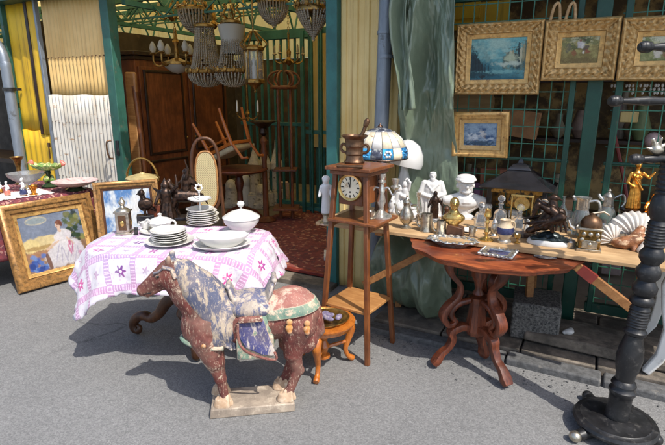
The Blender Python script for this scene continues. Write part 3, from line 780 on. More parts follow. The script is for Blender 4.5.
# ------------------------------------------------------------------ paintings on the mesh
def hang(name, label, x0, x1, yt, yb, pic, bw, d, outer, liner, ornate, n=.05, tilt=0):
    A = FP(x0, yb, n); B = FP(x1, yb, n); T = FP(x1, yt, n)
    w = (B - A).dot(E); h = T.z - B.z
    t = picture(name, label, w, h, bw, d, pic, outer, liner, ornate, 'gilt framed paintings on the mesh gates', .028)
    c = A + E * (w / 2); c.z = (B.z + T.z) / 2
    orient(t, c, E + V((0, 0, tilt)), V((0, 0, 1)) - NO * -.04)
    return t
g1 = lambda u, v: lerp(lerp(srgb(34, 96, 112), srgb(112, 176, 178), max(0, min(1, v * 1.2 - .05 + .5 * fbm(u, v, 3, 1.3)))), srgb(170, 200, 186), max(0, min(.8, .9 - 3 * abs(u - .4) + .8 * fbm(u, v, 4, 5)) if v > .5 else 0))
P1 = Pic(g1, 1)
for k in range(9): P1.dab(.03 + .05 * k * .5, .42 - .02 * k, .03, .34 - .03 * k, (24, 50, 60), 0, .5, .5)
for k in range(12): P1.dab(.62 + .035 * k, .42 + .012 * k, .035, .16 + .022 * k, random.choice([(36, 60, 62), (70, 92, 86), (110, 124, 104)]), 0, .5, .6)
for k in range(7): P1.dab(.68 + .045 * k, .52 + .02 * k + random.uniform(-.03, .05), .02, .12 + .02 * k, random.choice([(30, 52, 56), (158, 150, 116), (86, 84, 66), (196, 190, 160)]), 0, .3, .5)
for k in range(5): P1.dab(.1 + .06 * k, .36 - .03 * k, .012, .2 - .02 * k, (16, 36, 44), 0, .4, .4)
P1.dab(.75, .5, .12, .1, (180, 190, 160), .4, .7, .8).dab(.72, .38, .2, .05, (190, 205, 190), 0, .8, .8).dab(.2, .14, .3, .07, (30, 70, 80), 0, .8, .7).dab(.6, .2, .3, .04, (120, 176, 176), 0, .8, .9).dab(.3, .55, .05, .12, (120, 160, 156), .2, .6, .7).dab(.24, .08, .05, .06, (24, 40, 46), 0, .5, .6)
hang('hanging_painting', 'gilt carved frame around a blue-green harbour and houses canvas, beside the tarpaulin', 455, 538.5, 20, 94.5, P1, .072, .05, M['gold'], M['goldl'], .017)
g2 = lambda u, v: lerp(lerp(srgb(132, 116, 62), srgb(172, 162, 100), max(0, min(1, v + .8 * fbm(u, v, 5, 2)))), srgb(196, 196, 168), max(0, min(.7, (v - .75) * 4 + fbm(u, v, 4, 9))))
P2 = Pic(g2, 1)
for k in range(7): P2.dab(random.uniform(.05, .95), random.uniform(.6, .95), .12, .1, random.choice([(84, 92, 52), (120, 120, 70), (150, 140, 96)]), 0, .8, .8)
P2.dab(.56, .68, .07, .14, (220, 214, 206), 0, .4, .5).dab(.47, .72, .06, .12, (196, 190, 190), .2, .4, .5).dab(.5, .86, .03, .05, (150, 98, 70), 0, .4, .3).dab(.6, .86, .03, .045, (84, 60, 48), 0, .4, .3).dab(.64, .55, .06, .14, (96, 80, 66), -.4, .4, .6).dab(.34, .38, .06, .09, (146, 92, 56), 0, .5, .6).dab(.7, .42, .06, .07, (150, 84, 56), 0, .5, .6).dab(.2, .6, .06, .16, (110, 106, 80), 0, .6, .6).dab(.6, .42, .03, .05, (230, 224, 210), 0, .5, .5).dab(.5, .12, .5, .1, (120, 100, 54), 0, .9, .7)
hang('hanging_painting', 'gilt carved frame around a small ochre meadow scene with pale figures, middle of the row', 541, 614, 17, 80, P2, .078, .055, M['gold'], M['goldl'], .017)
g3 = lambda u, v: lerp(lerp(srgb(116, 122, 66), srgb(190, 184, 130), max(0, min(1, v + .5 * fbm(u, v, 4, 6)))), srgb(216, 214, 190), max(0, min(.8, (v - .6) * 3 + fbm(u, v, 4, 3))))
P3 = Pic(g3, 1).dab(.15, .75, .2, .25, (112, 124, 66), 0, .8, .8).dab(.8, .35, .14, .2, (150, 80, 60), 0, .6, .6).dab(.5, .3, .1, .16, (222, 212, 196), 0, .6, .6)
hang('hanging_painting', 'gilt carved frame around a pale green landscape, half hidden by the coat stand pegs', 615.5, 694, 14, 80, P3, .085, .055, M['gold'], M['goldl'], .017)
g4 = lambda u, v: lerp(srgb(48, 82, 124), srgb(140, 164, 186), max(0, min(1, .2 + .7 * v + .9 * fbm(u, v, 4, 2.2))))
P4 = Pic(g4, 1).dab(.3, .35, .16, .14, (206, 214, 220), .3, .8, .9).dab(.62, .5, .03, .2, (90, 84, 88), .15, .5, .5).dab(.57, .52, .07, .14, (196, 196, 196), .2, .6, .6).dab(.5, .1, .5, .12, (40, 70, 92), 0, .9, .8).dab(.8, .3, .14, .05, (186, 200, 212), .2, .8, .9)
hang('hanging_painting', 'small plain gilt frame around a stormy blue sea, hanging below the harbour canvas', 452, 507, 112, 158, P4, .052, .045, M['goldl'], M['gold'], 0, .05, .02)
t = fac('looped_cord', 'pair of pale cords looped over the beam above the middle painting', 'cord')
for dx in (0, .06):
    q0 = AZ(FP(550 + dx * 250, 22, .08)); MB().tube([(q0[0], -.08, q0[2]), (q0[0] + .02, -.1, q0[2] + .09), (q0[0] + .045, -.08, q0[2] + .1), (q0[0] + .06, -.07, q0[2] - .01)], .009, 8).build('cord', M['pine'], t)

# ------------------------------------------------------------------ grit gathered along the kerb
gr = MB()
for k in range(420):
    a = random.uniform(-1.6, 2.4); n = .73 + abs(random.gauss(0, .16)); r_ = random.uniform(.002, .007) * (2 if random.random() < .06 else 1)
    p = V((a, -n, r_ * .5)); gr.ell(p, (r_ * random.uniform(.7, 1.4), r_, r_ * .7), Matrix.Rotation(k, 3, 'Z'), 6, 4)
tag(gr.build('grit', M['kerb'], None, F0, -FA), 'loose grit and small stones gathered along the foot of the kerb', 'grit', kind='stuff')
# ------------------------------------------------------------------ tarpaulin
def tarp(u, v):
    # v 0 at the top, 1 on the ground; u across
    z = 2.75 * (1 - v)
    a0 = -1.12 + .02 * sin(v * 5); a1 = -.72 + .07 * sin(v * 3.2) - .04
    if v > .5:
        k = ((v - .5) / .5) ** 1.3; a0 -= .07 * k; a1 += .24 * k
    a = a0 + (a1 - a0) * u
    kz = .25 + .75 * min(1, max(0, (z - 1.25) / .3)) if z > .7 else .25 + .75 * min(1, (.7 - z) / .15)
    rid = lambda x, y, s: 1 - abs(2 * mnoise.noise(V((x, y, s))))
    n = .055 + .03 * kz + kz * (.075 * sin(u * 6.5 + v * 2.5 + 1.2 * mnoise.noise(V((u * 2, v * 5, 1)))) + .075 * rid(u * 2.4 + v * 1.4, v * 2.2, 7) + .035 * rid(u * 4.5 - v * 3, v * 5 + u * 2, 3) + .016 * rid(u * 7 + v * 9, v * 13 - u * 4, 5) + .007 * rid(u * 15 - v * 12, v * 26 + u * 6, 8)) - .03 + .02 * mnoise.noise(V((u * 4, v * 9, 2)))
    n += kz * .035 * abs(sin(u * 5.2 + 1.2 * sin(v * 4))) + (.006 + .006 * kz) * mnoise.noise(V((u * 10, v * 24, 5)))
    if v > .72:
        k = (v - .72) / .28; n += .34 * sin(pi * min(1, k * .92)) * (.6 + .4 * sin(u * pi)) + .08 * k
    if v > .97: n -= (v - .97) * 3.0
    # fold gathered at the tie near the top
    tie = math.exp(-((v - .1) / .07) ** 2); a += tie * .06 * (0.45 - u)
    return V((a, -n, z + .012 + .03 * mnoise.noise(V((u * 5, v * 3, 9))) * (v < .97)))
tp = MB().grid(tarp, 130, 260).build('tarpaulin', M['tarp'], None, F0, -FA, thick=.004, angle=80)
tag(tp, 'crumpled grey-green tarpaulin hanging from the eave and bunched on the ground behind the plank table', 'tarpaulin')
def flap(u, v):
    a = -1.165 + .12 * u + .015 * sin(v * 9); n = .24 + .045 * sin(u * 6 + v * 3) + .02 * mnoise.noise(V((u * 6, v * 8, 4)))
    return V((a + .09 * v * v, -n, 2.75 - 1.2 * v))
fl = MB().grid(flap, 24, 60).build('tarpaulin_strip', M['tarp'], None, F0, -FA, thick=.004, angle=80)
tag(fl, 'narrow loose strip of grey-green tarpaulin folded beside the grey downpipe', 'tarpaulin')
# ================================================================== carved horse
hb = (G(210, 421) + G(296, 413) + G(213, 396) + G(290, 390)) / 4
HR = R(8.7)
H = thing('carved_horse', 'worn red, blue and green painted wooden horse on a plank base before the flowered tablecloth', 'horse figure', hb, HR)
H.scale = (1, .84, 1)
MB().prism([(-.225, .0), (.225, .0), (.225, .05), (-.215, .055)], .235).build('base', M['hbase'], H, bevel=.006)
m = MB()
m.cap((-.2, 0, .49), (.2, 0, .53), .135, .13).ell((-.225, 0, .5), (.125, .12, .14)).ell((.23, 0, .525), (.145, .135, .145)).ell((.27, 0, .45), (.105, .12, .14))
m.cap((-.22, 0, .56), (-.335, 0, .74), .105, .07).cap((-.30, 0, .66), (-.37, 0, .79), .08, .066)
m.cap((-.375, 0, .8), (-.445, 0, .755), .066, .047).cap((-.445, 0, .755), (-.515, 0, .705), .046, .032).ell((-.395, 0, .765), (.06, .05, .056)).cap((-.43, 0, .725), (-.495, 0, .682), .028, .018)
m.ell((-.523, 0, .71), (.022, .032, .026))
for s in (-1, 1):
    m.cap((-.375, s * .035, .84), (-.372, s * .045, .885), .02, .009)
    m.ell((-.425, s * .044, .79), (.02, .012, .012)); m.ell((-.432, s * .05, .786), .009)
    m.ell((-.521, s * .022, .715), (.012, .01, .01))
# legs: near side then far side
def leg(sgn, fx, hx):
    y = sgn * .072
    m.cap((-.22 + fx, y * .8, .44), (-.18 + fx, y, .31), .085, .054).cap((-.18 + fx, y, .31), (-.158 + fx, y, .21), .046, .032).ell((-.158 + fx, y, .21), (.034, .032, .034))
    m.cap((-.158 + fx, y, .21), (-.142 + fx, y, .1), .027, .024).ell((-.142 + fx, y, .1), (.029, .028, .026))
    m.cap((.255 + hx, y * .85, .47), (.225 + hx, y, .33), .1, .054).ell((.29 + hx, y * .9, .41), (.072, .06, .09)).cap((.225 + hx, y, .33), (.245 + hx, y, .24), .046, .032).ell((.25 + hx, y, .225), (.035, .03, .034))
    m.cap((.245 + hx, y, .22), (.2 + hx, y, .1), .029, .024).ell((.195 + hx, y, .1), (.03, .028, .027))
leg(-1, 0, 0); leg(1, -.02, -.02)
m.cap((.355, 0, .55), (.372, 0, .42), .03, .034).cap((.372, 0, .42), (.35, 0, .36), .034, .012)
m.cap((-.41, 0, .735), (-.46, 0, .712), .032, .024).cap((-.47, -.028, .74), (-.42, -.04, .765), .012, .016).cap((-.47, .028, .74), (-.42, .04, .765), .012, .016)
sculpt(m, 'body', M['hred'], H, .006, 4)
for (x, y) in ((-.145, -.072), (-.165, .072), (.19, -.072), (.17, .072)):
    h = MB().cap((x + .006, y, .1), (x - .006, y, .075), .028, .031).lathe([(.042, .05), (.041, .062), (.03, .1)], 16, (x - .012, y, 0), None, 1.15)
    for k in range(5): h.cap((x + .034 * cos(k * 1.3), y + .03 * sin(k * 1.3), .06), (x + .024 * cos(k * 1.3 + .3), y + .02 * sin(k * 1.3), .115), .015, .007)
    sculpt(h, 'hoof', M['hbeige'], H, .006, 3)
n_ = MB()
n_.cap((-.155, 0, .565), (-.25, 0, .7), .125, .105).cap((-.25, 0, .7), (-.315, 0, .79), .105, .072).cap((-.315, 0, .79), (-.345, 0, .838), .066, .03)
n_.ell((-.13, 0, .5), (.12, .15, .14)).ell((-.1, 0, .56), (.09, .13, .1)).ell((-.15,0,.45),(.09,.142,.09))
for k in range(11):
    for s in (-1, 1):
        x0, z0 = -.34 + k * .023, .835 - k * .019 - .0008 * k * k; n_.cap((x0, s * .03, z0), (x0 + .045, s * (.085 + .005 * k), z0 - .12 - k * .012), .02, .011)
sculpt(n_, 'mane', M['hmane'], H, .007, 4, cuts=(((-.12, 0, .4), (-.12, 0, -1)),))
f_ = MB().cap((-.362, 0, .85), (-.36, 0, .895), .02, .014).ell((-.37, 0, .86), (.026, .05, .016))
sculpt(f_, 'forelock', M['hmane'], H, .005, 3)
for s in (-1, 1):
    MB().ell((-.43, s * .0555, .788), (.008, .005, .007)).build('eye', M['ink'], H)
    MB().tube([(-.525, s * .02, .693), (-.5, s * .031, .694), (-.47, s * .036, .7)], .0025, 6).build('mouth', M['ink'], H)
    MB().tube([(-.41, s * .052, .825), (-.43, s * .054, .81), (-.45, s * .048, .805)], .006, 6).build('brow', M['hbridle'], H)
MB().tube([(-.405, -.052, .835), (-.36, -.06, .825), (-.345, -.07, .78)], .011, 8).build('bridle', M['hbridle'], H)
g = MB().ell((.03, 0, .49), (.125, .168, .17)).ell((.03, 0, .42), (.115, .16, .1)).box((.03, 0, .4), (.19, .28, .12))
sculpt(g, 'saddle_cloth', M['hgreen'], H, .007, 5, cuts=(((0, 0, .335), (0, 0, -1)),))
s_ = MB().ell((.02, 0, .632), (.14, .11, .042)).ell((.02, -.1, .6), (.1, .05, .05)).ell((.02, .1, .6), (.1, .05, .05))
s_.ell((-.078, 0, .662), (.02, .085, .062), Matrix.Rotation(-.3, 3, 'Y')).ell((.112, 0, .672), (.021, .1, .075), Matrix.Rotation(.35, 3, 'Y')).cap((-.095, -.05, .712), (-.095, .05, .712), .014).cap((.137, -.06, .738), (.137, .06, .738), .015)
sculpt(s_, 'saddle', M['hsad'], H, .005, 3)
for s in (-1, 1):
    fp = [(-.05, .56), (.075, .565), (.09, .5), (.125, .4), (.13, .36), (.06, .375), (-.02, .42), (-.05, .48)]
    m_ = Matrix.Rotation(s * .06, 3, 'X')
    q = MB().prism(fp, .022, m_, (0, s * .183, .0)); q.build('saddle_flap', M['hblue'], H, bevel=.006)
    e_ = MB().tube([(x, s * (.196 - .05 * (z - .45)), z) for (x, z) in fp[3:] + fp[:1]], .007, 8); e_.build('flap_edging', M['hstrap'], H)
    MB().box((.012, s * .17, .575), (.12, .035, .026)).build('girth_strap', M['hstrap'], H, bevel=.006)
rp = MB().ell((.225, 0, .53), (.155, .146, .152)).ell((.14, 0, .56), (.1, .14, .1))
sculpt(rp, 'crupper_cloth', M['hrump'], H, .007, 4, cuts=(((0, 0, .585), (.1, 0, -1)), ((.09, 0, .55), (-1, 0, 0))))
rb = MB().ell((.225, 0, .53), (.161, .152, .154)).ell((.14, 0, .555), (.1, .146, .1))
sculpt(rb, 'crupper_border', M['hgreen'], H, .007, 4, cuts=(((0, 0, .535), (.1, 0, -1)), ((0, 0, .585), (-.1, 0, 1)), ((.075, 0, .55), (-1, 0, 0))))
for (x, y, z) in ((.205, -.155, .54), (.295, -.15, .525), (.205, .155, .54), (.295, .15, .525)):
    b = MB().ell((x, y, z), (.017, .014, .017)).ell((x - .002, y, z - .032), (.02, .015, .02)).ell((x, y - .004, z - .05), (.014, .012, .014))
    sculpt(b, 'tassel', M['hyel'], H, .004, 2)
for s in (-1, 1):
    sculpt(MB().ell((-.225, s * .125, .435), (.024, .014, .024)).ell((-.225, s * .135, .435), (.012, .01, .012)), 'rosette', M['hyel'], H, .004, 2)
b = MB().tube([(-.285, -.085, .42), (-.325, -.05, .43), (-.345, 0, .435), (-.325, .05, .43), (-.285, .085, .42)], .013, 8).tube([(-.285, -.085, .42), (-.23, -.118, .41), (-.13, -.13, .41)], .012, 8)
b.build('breast_strap', M['hgstrap'], H)

# ================================================================== left table with the flowered cloth
TC = V((-.965, 3.085, 0)); TR = R(-4); TZ = .745
T = thing('oval_table', 'dark wooden pedestal table with scrolled feet under the flowered tablecloth', 'table', TC, TR)
MB().lathe([(.98, -.03), (1, -.018), (1, 0), (.001, 0)], 48, (0, 0, TZ - .006), Matrix.Identity(3), .53, .325).build('tabletop', M['walnut'], T)
MB().lathe([(.06, .2), (.08, .24), (.05, .32), (.045, .45), (.07, .56), (.05, .62), (.09, .7), (.12, .715)], 20).build('pedestal', M['walnut'], T)
def scroll_foot(dx, dy):
    d = V((dx, dy, 0)); pts = []; L = d.length; d.normalize()
    for (r, z) in ((.03, .36), (.1, .35), (.2, .29), (.28, .2), (.36, .15), (.43, .16), (.5, .14), (.55, .09), (.545, .045), (.51, .035), (.495, .06), (.515, .075)):
        pts.append(d * (r / .55 * L) + V((0, 0, z)))
    MB().tube(pts, [.04, .045, .042, .036, .034, .036, .034, .034, .032, .026, .018, .012], 10).build('foot', M['walnut'], T)
for p in (G(135, 334), G(197, 362)):
    q = Matrix.Rotation(-TR, 3, 'Z') @ (p - TC); scroll_foot(q.x, q.y)
scroll_foot(.42, .16); scroll_foot(-.1, .45)
def sup(t, a, b, n):
    c, s = cos(t), sin(t); return a * abs(c) ** (2 / n) * (1 if c > 0 else -1), b * abs(s) ** (2 / n) * (1 if s > 0 else -1)
CA, CB = .56, .35
cl = MB(); seg = 220
NT_, ND = 12, 18
def cloth_pt(t, k):
    ex, ey = sup(t, CA, CB, 3.4)
    if k <= NT_:
        f = k / NT_; x, y = ex * f, ey * f
        return V((x, y, TZ + .004 + .0025 * mnoise.noise(V((x * 9, y * 9, 1))) + .0015 * math.exp(-((y - .05) / .006) ** 2) + .0015 * math.exp(-((x + .1) / .006) ** 2))), (x, y)
    f = (k - NT_) / ND
    corner = abs(sin(2 * t)) ** 2.2
    drop = .195 + .06 * corner + .012 * sin(t * 3 + 1)
    if cos(t) < 0 and sin(t) < 0: drop += .14 * corner ** 2
    nx, ny = ex / CA ** 1.2, ey / CB ** 1.2; l = sqrt(nx * nx + ny * ny); nx /= l; ny /= l
    wave = sin(t * 15 + .8 * sin(t * 4)) * .5 + sin(t * 9 + 2) * .5
    out = .012 * min(1, f * 6) + f * (.07 + .045 * corner) + f ** 1.2 * .04 * wave * (.6 + corner) + .022 * mnoise.noise(V((t * 6, f * 3, 2))) * f + .008 * mnoise.noise(V((t * 19, f * 7, 4))) * min(1, f * 4)
    sag = drop * f
    z = TZ + .004 - .012 * (1 - math.exp(-f * 12)) * 0 - sag * (1 - .02 * wave)
    if f > .93: z += .006 * sin(t * 74)
    rr = 1 - math.exp(-f * 14)
    return V((ex + nx * out * rr, ey + ny * out * rr, z)), (ex + nx * sag, ey + ny * sag)
def cg(u, v):
    t = 2 * pi * u; k = v * (NT_ + ND); return cloth_pt(t, max(k, .02))
cl.grid(cg, seg, NT_ + ND, uv=True)
o = cl.build('tablecloth', M['cloth'], None, TC, TR, thick=.003, angle=80)
tag(o, 'white cotton tablecloth with pink trellis bands and star flowers draped over the oval table', 'tablecloth')
ZT = TZ + .009
# ------------------------------------------------------------------ crockery
def plate_mesh(r, h=.022, scal=0):
    w = (lambda a, z: 1 + scal * cos(a * 12)) if scal else None
    return MB().lathe([(.001, .003), (r * .55, .003), (r * .62, .007), (r * .98, h), (r, h + .001), (r, h - .003), (r * .64, 0), (r * .58, -.001), (r * .55, 0), (.001, 0)], 40, wob=w)
def plate(label, p, r, h=.022, m='chinaf', scal=0, group=None, rz=0.0):
    return tag(plate_mesh(r, h, scal).build('plate', M[m], None, p, rz), label, 'plate', group)
words = ['lowest', 'second from the bottom', 'third from the bottom', 'fourth from the bottom', 'fifth from the bottom', 'sixth from the bottom', 'seventh from the bottom', 'eighth from the bottom']
sp = G(170, 243, ZT); GP = 'plates stacked on the flowered tablecloth'
plate('broad white serving plate at the foot of the short front plate stack', sp, .148, .024, group=GP)
for k in range(5): plate('dinner plate, %s of five in the short front stack' % (words[k] if k < 4 else 'topmost'), sp + V((random.uniform(-.004, .004), random.uniform(-.004, .004), .014 + k * .0135)), .108, .022, group=GP, rz=k)
# the tall back stack carries a handle: a tiered stand between plates
bp = G(203, 224, ZT)
for k in range(7): plate('white plate, %s of seven in the tall back stack' % (words[k] if k < 6 else 'topmost'), bp + V((random.uniform(-.005, .005), random.uniform(-.005, .005), k * .0135)), .112 if k < 5 else .1, .022, group=GP, rz=k)
e = thing('cake_stand', 'two-tier white scalloped cake stand with a ring handle on top of the tall plate stack', 'cake stand', bp + V((-.01, -.01, .099)))
plate_mesh(.098, .02, .03).build('lower_tier', M['chinaf'], e)
plate_mesh(.082, .018, .03).build('upper_tier', M['china'], e, (0, 0, .075))
MB().lathe([(.006, .003), (.006, .03), (.01, .04), (.006, .05), (.006, .078), (.009, .084), (.005, .095), (.005, .13), (.009, .135), (.004, .142)], 12).build('rod', M['china'], e)
b = MB().tube([(.021 * cos(a), 0, .166 + .021 * sin(a)) for a in [i * 2 * pi / 20 for i in range(21)]], .0045, 8)
for k in range(5): b.ell((.026 * cos(k * pi / 4), 0, .166 + .026 * sin(k * pi / 4)), .006)
b.build('ring_handle', M['china'], e)
# oval platter with a deep bowl
pp = G(222, 247, ZT)
tag(MB().lathe([(.001, .004), (.11, .004), (.13, .01), (.175, .028), (.176, .024), (.13, .001), (.001, 0)], 56, (0, 0, 0), None, 1.0, .7, lambda a, z: 1 + .012 * cos(a * 14)).build('platter', M['china'], None, pp, R(12)), 'large oval white platter at the front right of the tablecloth carrying a deep bowl', 'platter')
b = thing('serving_bowl', 'deep oval white bowl with a wavy rim resting on the oval platter', 'bowl', pp + V((.01, .0, .006)), R(12))
MB().lathe([(.001, .006), (.075, .008), (.115, .032), (.15, .068), (.155, .07), (.153, .064), (.12, .025), (.08, .0), (.001, 0)], 64, (0, 0, 0), None, 1, .66, lambda a, z: 1 + .025 * cos(a * 10) * (z / .07)).build('bowl', M['chinaf'], b)
b = thing('tureen', 'round white lidded tureen with a ball knob at the right end of the tablecloth', 'tureen', G(242, 232, ZT), R(10))
MB().lathe([(.001, .0), (.06, .0), (.064, .008), (.058, .014), (.09, .04), (.117, .075), (.12, .1), (.116, .103), (.1, .1), (.001, .1)], 48).build('body', M['chinaf'], b)
MB().lathe([(.124, .1), (.126, .106), (.112, .118), (.07, .142), (.025, .157), (.012, .162), (.001, .162)], 48).build('lid', M['chinaf'], b)
MB().lathe([(.009, .158), (.008, .172), (.02, .182), (.025, .195), (.02, .209), (.001, .216)], 20).build('knob', M['china'], b)
b = thing('soup_cup', 'white two-handled covered sugar bowl with a frilled lid behind the short plate stack', 'sugar bowl', G(161, 231, ZT), R(-6))
MB().lathe([(.001, 0), (.04, 0), (.043, .008), (.036, .014), (.062, .035), (.074, .065), (.072, .07), (.001, .07)], 32).build('body', M['china'], b)
MB().lathe([(.078, .066), (.074, .078), (.045, .092), (.014, .1), (.01, .11), (.016, .12), (.001, .127)], 48, wob=lambda a, z: 1 + .05 * cos(9 * a)).build('lid', M['china'], b)
for s in (-1, 1): MB().tube([(s * .062, 0, .066), (s * .09, 0, .078), (s * .108, 0, .06), (s * .098, 0, .038), (s * .068, 0, .04)], .007, 8).build('handle', M['china'], b)
plate('white saucer plate under the frilled sugar bowl', G(158, 232, ZT - .004), .118, .02)
b = thing('tea_cup', 'small white tea cup at the left of the frilled sugar bowl on the tablecloth', 'cup', G(146, 229, ZT + .01), R(160))
MB().lathe([(.001, 0), (.018, 0), (.02, .006), (.034, .03), (.038, .05), (.036, .05), (.031, .028), (.001, .01)], 24).build('body', M['china'], b)
MB().tube([(.034, 0, .042), (.056, 0, .045), (.058, 0, .025), (.028, 0, .016)], .004, 8).build('handle', M['china'], b)
# pewter lantern box
b = thing('tea_caddy', 'square pewter lantern caddy with a domed finial at the left end of the tablecloth', 'caddy', G(125, 233, ZT), R(8))
MB().box((0, 0, .006), (.1, .1, .012)).box((0, 0, .15), (.098, .098, .01)).build('tray', M['pewter'], b, bevel=.002)
MB().box((0, 0, .08), (.084, .084, .136)).build('body', M['pewter'], b, bevel=.003)
for k in range(4):
    m_ = Matrix.Rotation(k * pi / 2, 3, 'Z'); c = m_ @ V((0, -.043, .08))
    MB().box(c, (.05, .006, .1), m_).build('panel', M['mortar'], b, bevel=.002)
    c2 = m_ @ V((0, -.047, .075)); MB().ell(c2, (.014, .005, .02), m_, 12, 6).build('boss', M['brassl'], b)
MB().lathe([(.046, .155), (.038, .168), (.018, .176), (.012, .19), (.019, .2), (.022, .212), (.015, .226), (.006, .232), (.009, .24), (.001, .246)], 20, wob=lambda a, z: 1).build('lid', M['pewter'], b)
b = MB().box((0, 0, .0), (.026, .02, .05)); tag(b.build('dark_jar', M['black'], None, G(136, 231, ZT + .025), .3, bevel=.004), 'tiny dark box between the pewter caddy and the sugar bowl', 'box')
# bronze figures behind the china
def bronze_piece(name, label, p, rz, prims, base, voxel=.005, cat='figurine'):
    t = thing(name, label, cat, p, rz)
    sculpt(prims, 'figure', M['bronze'], t, voxel, 2)
    if base: base.build('base', M['lacq'], t, bevel=.004)
    return t
m = MB().ell((0, 0, .13), (.045, .03, .05)).cap((0, 0, .16), (-.01, 0, .2), .022, .018).ell((-.014, 0, .215), .025).cap((-.03, 0, .215), (-.05, 0, .205), .01, .003).cap((.02, 0, .13), (.075, 0, .08), .026, .008).cap((0, -.02, .1), (0, -.02, .05), .01).cap((0, .02, .1), (0, .02, .05), .01).ell((.01, -.03, .14), (.05, .012, .035)).ell((.01, .03, .14), (.05, .012, .035)).cap((-.02, 0, .23), (.0, 0, .25), .01, .005)
bronze_piece('bronze_bird', 'small bronze bird on a black block behind the pewter caddy', G(146, 222, ZT), R(20), m, MB().box((0, 0, .027), (.12, .085, .054)))
m = MB()
m.cap((-.1, 0, .17), (.03, 0, .18), .045, .05).cap((.03, 0, .19), (.09, 0, .27), .034, .024).cap((.09, 0, .275), (.135, 0, .235), .024, .014).cap((.075, 0, .29), (.085, 0, .31), .01, .004)
for (x, y) in ((-.1, -.02), (-.09, .025), (.03, -.02), (.05, .025)): m.cap((x, y, .16), (x + .02, y, .09), .02, .013).cap((x + .02, y, .09), (x, y, .02), .012, .01)
m.cap((-.14, 0, .18), (-.18, 0, .11), .014, .006)
m.cap((-.03, 0, .22), (-.04, 0, .31), .034, .036).ell((-.04, 0, .355), .026).cap((-.04, -.03, .31), (.03, -.04, .26), .014, .01).cap((-.04, .03, .31), (-.06, .05, .38), .014, .01)
m.cap((-.06, 0, .3), (-.12, 0, .24), .03, .012).cap((-.06, .05, .38), (-.04, .05, .45), .008, .004)
bronze_piece('bronze_rider', 'dark bronze horse and rider group standing behind the tall plate stack', G(184, 219, ZT), R(190), m, MB().box((0, 0, .012), (.32, .12, .024)))
m = MB().cap((0, 0, .02), (0, 0, .14), .055, .035).cap((0, 0, .14), (0, 0, .21), .035, .042).ell((0, 0, .265), .03).cap((.04, 0, .22), (.09, -.02, .26), .016, .012).cap((-.04, 0, .22), (-.07, -.03, .14), .016, .012).cap((.09, -.02, .26), (.08, 0, .34), .012, .007).cap((0, 0, .28), (0, 0, .32), .02, .004).cap((-.03, .02, .2), (-.1, .05, .24), .02, .006)
for k in range(8): m.cap((.055 * cos(k * .8), .055 * sin(k * .8), .02), (.03 * cos(k * .8 + .3), .03 * sin(k * .8 + .3), .15), .012, .006)
bronze_piece('bronze_dancer', 'dark bronze robed figure with a raised arm between the bird and the rider', G(168, 221, ZT), R(5), m, MB().lathe([(.065, 0), (.065, .015), (.06, .022), (.001, .022)], 24))
b = MB().box((0, 0, .06), (.1, .06, .12)); tag(b.build('wooden_box', M['mahog'], None, G(156, 220, ZT), R(6), bevel=.004), 'reddish brown upright wooden box behind the sugar bowl', 'box')

# ------------------------------------------------------------------ small stand and bucket, cane chair behind the table
p = V((-1.87, 4.86, 0))
t = thing('wooden_stand', 'small dark wooden stand under the green bucket behind the tables', 'stand', p)
MB().box((0, 0, .65), (.36, .36, .03)).build('top', M['walnut'], t, bevel=.004)
for sx in (-1, 1):
    for sy in (-1, 1): MB().box((sx * .15, sy * .15, .318), (.035, .035, .635)).build('leg', M['walnut'], t, bevel=.003)
b = thing('lidded_bucket', 'aged green lidded bucket with a hoop handle standing behind the blue sky painting', 'bucket', p + V((0, 0, .667)))
MB().lathe([(.001, 0), (.1, 0), (.1, .01), (.125, .08), (.145, .14), (.15, .17), (.148, .19), (.001, .19)], 32).build('body', M['bucket'], b)
MB().lathe([(.156, .185), (.158, .2), (.14, .215), (.06, .235), (.03, .24), (.02, .252), (.001, .256)], 32).build('lid', M['bucketlid'], b)
MB().tube([(.155 * cos(a), 0, .17 + .22 * sin(a)) for a in [i * pi / 18 for i in range(19)]], .011, 8).build('handle', M['brass'], b)
t = thing('cane_chair', 'bentwood chair with a tall oval cane back behind the china', 'chair', V((-1.06, 4.15, 0)), R(8))
ov = lambda a, w, h: (w * abs(cos(a)) ** .8 * (1 if cos(a) > 0 else -1), h * abs(sin(a)) ** .7 * (1 if sin(a) > 0 else -1))
pts = [V((ov(a, .115, .31)[0], 0, 1.0 + ov(a, .115, .31)[1])) for a in [i * 2 * pi / 48 for i in range(49)]]
MB().tube(pts, .014, 10).build('back_hoop', M['walnut'], t)
pts2 = [V((ov(a, .088, .24)[0], 0, .96 + ov(a, .088, .24)[1])) for a in [i * 2 * pi / 48 for i in range(49)]]
MB().tube(pts2, .008, 8).build('inner_hoop', M['oakt'], t)
MB().prism([(p_.x, p_.z) for p_ in pts2[:-1]], .006).build('cane_panel', M['cane'], t, smooth=False)
MB().lathe([(.001, .45), (.19, .45), (.2, .46), (.2, .48), (.19, .485), (.001, .48)], 32, (0, -.18, 0)).build('seat', M['cane'], t)
for x in (-.11, .11): MB().tube([(x, 0, .98), (x * 1.2, 0, .5), (x * 1.4, .06, 0)], .016, 8).build('leg', M['walnut'], t); MB().tube([(x * 1.2, -.32, .46), (x * 1.5, -.36, 0)], .016, 8).build('leg', M['walnut'], t)

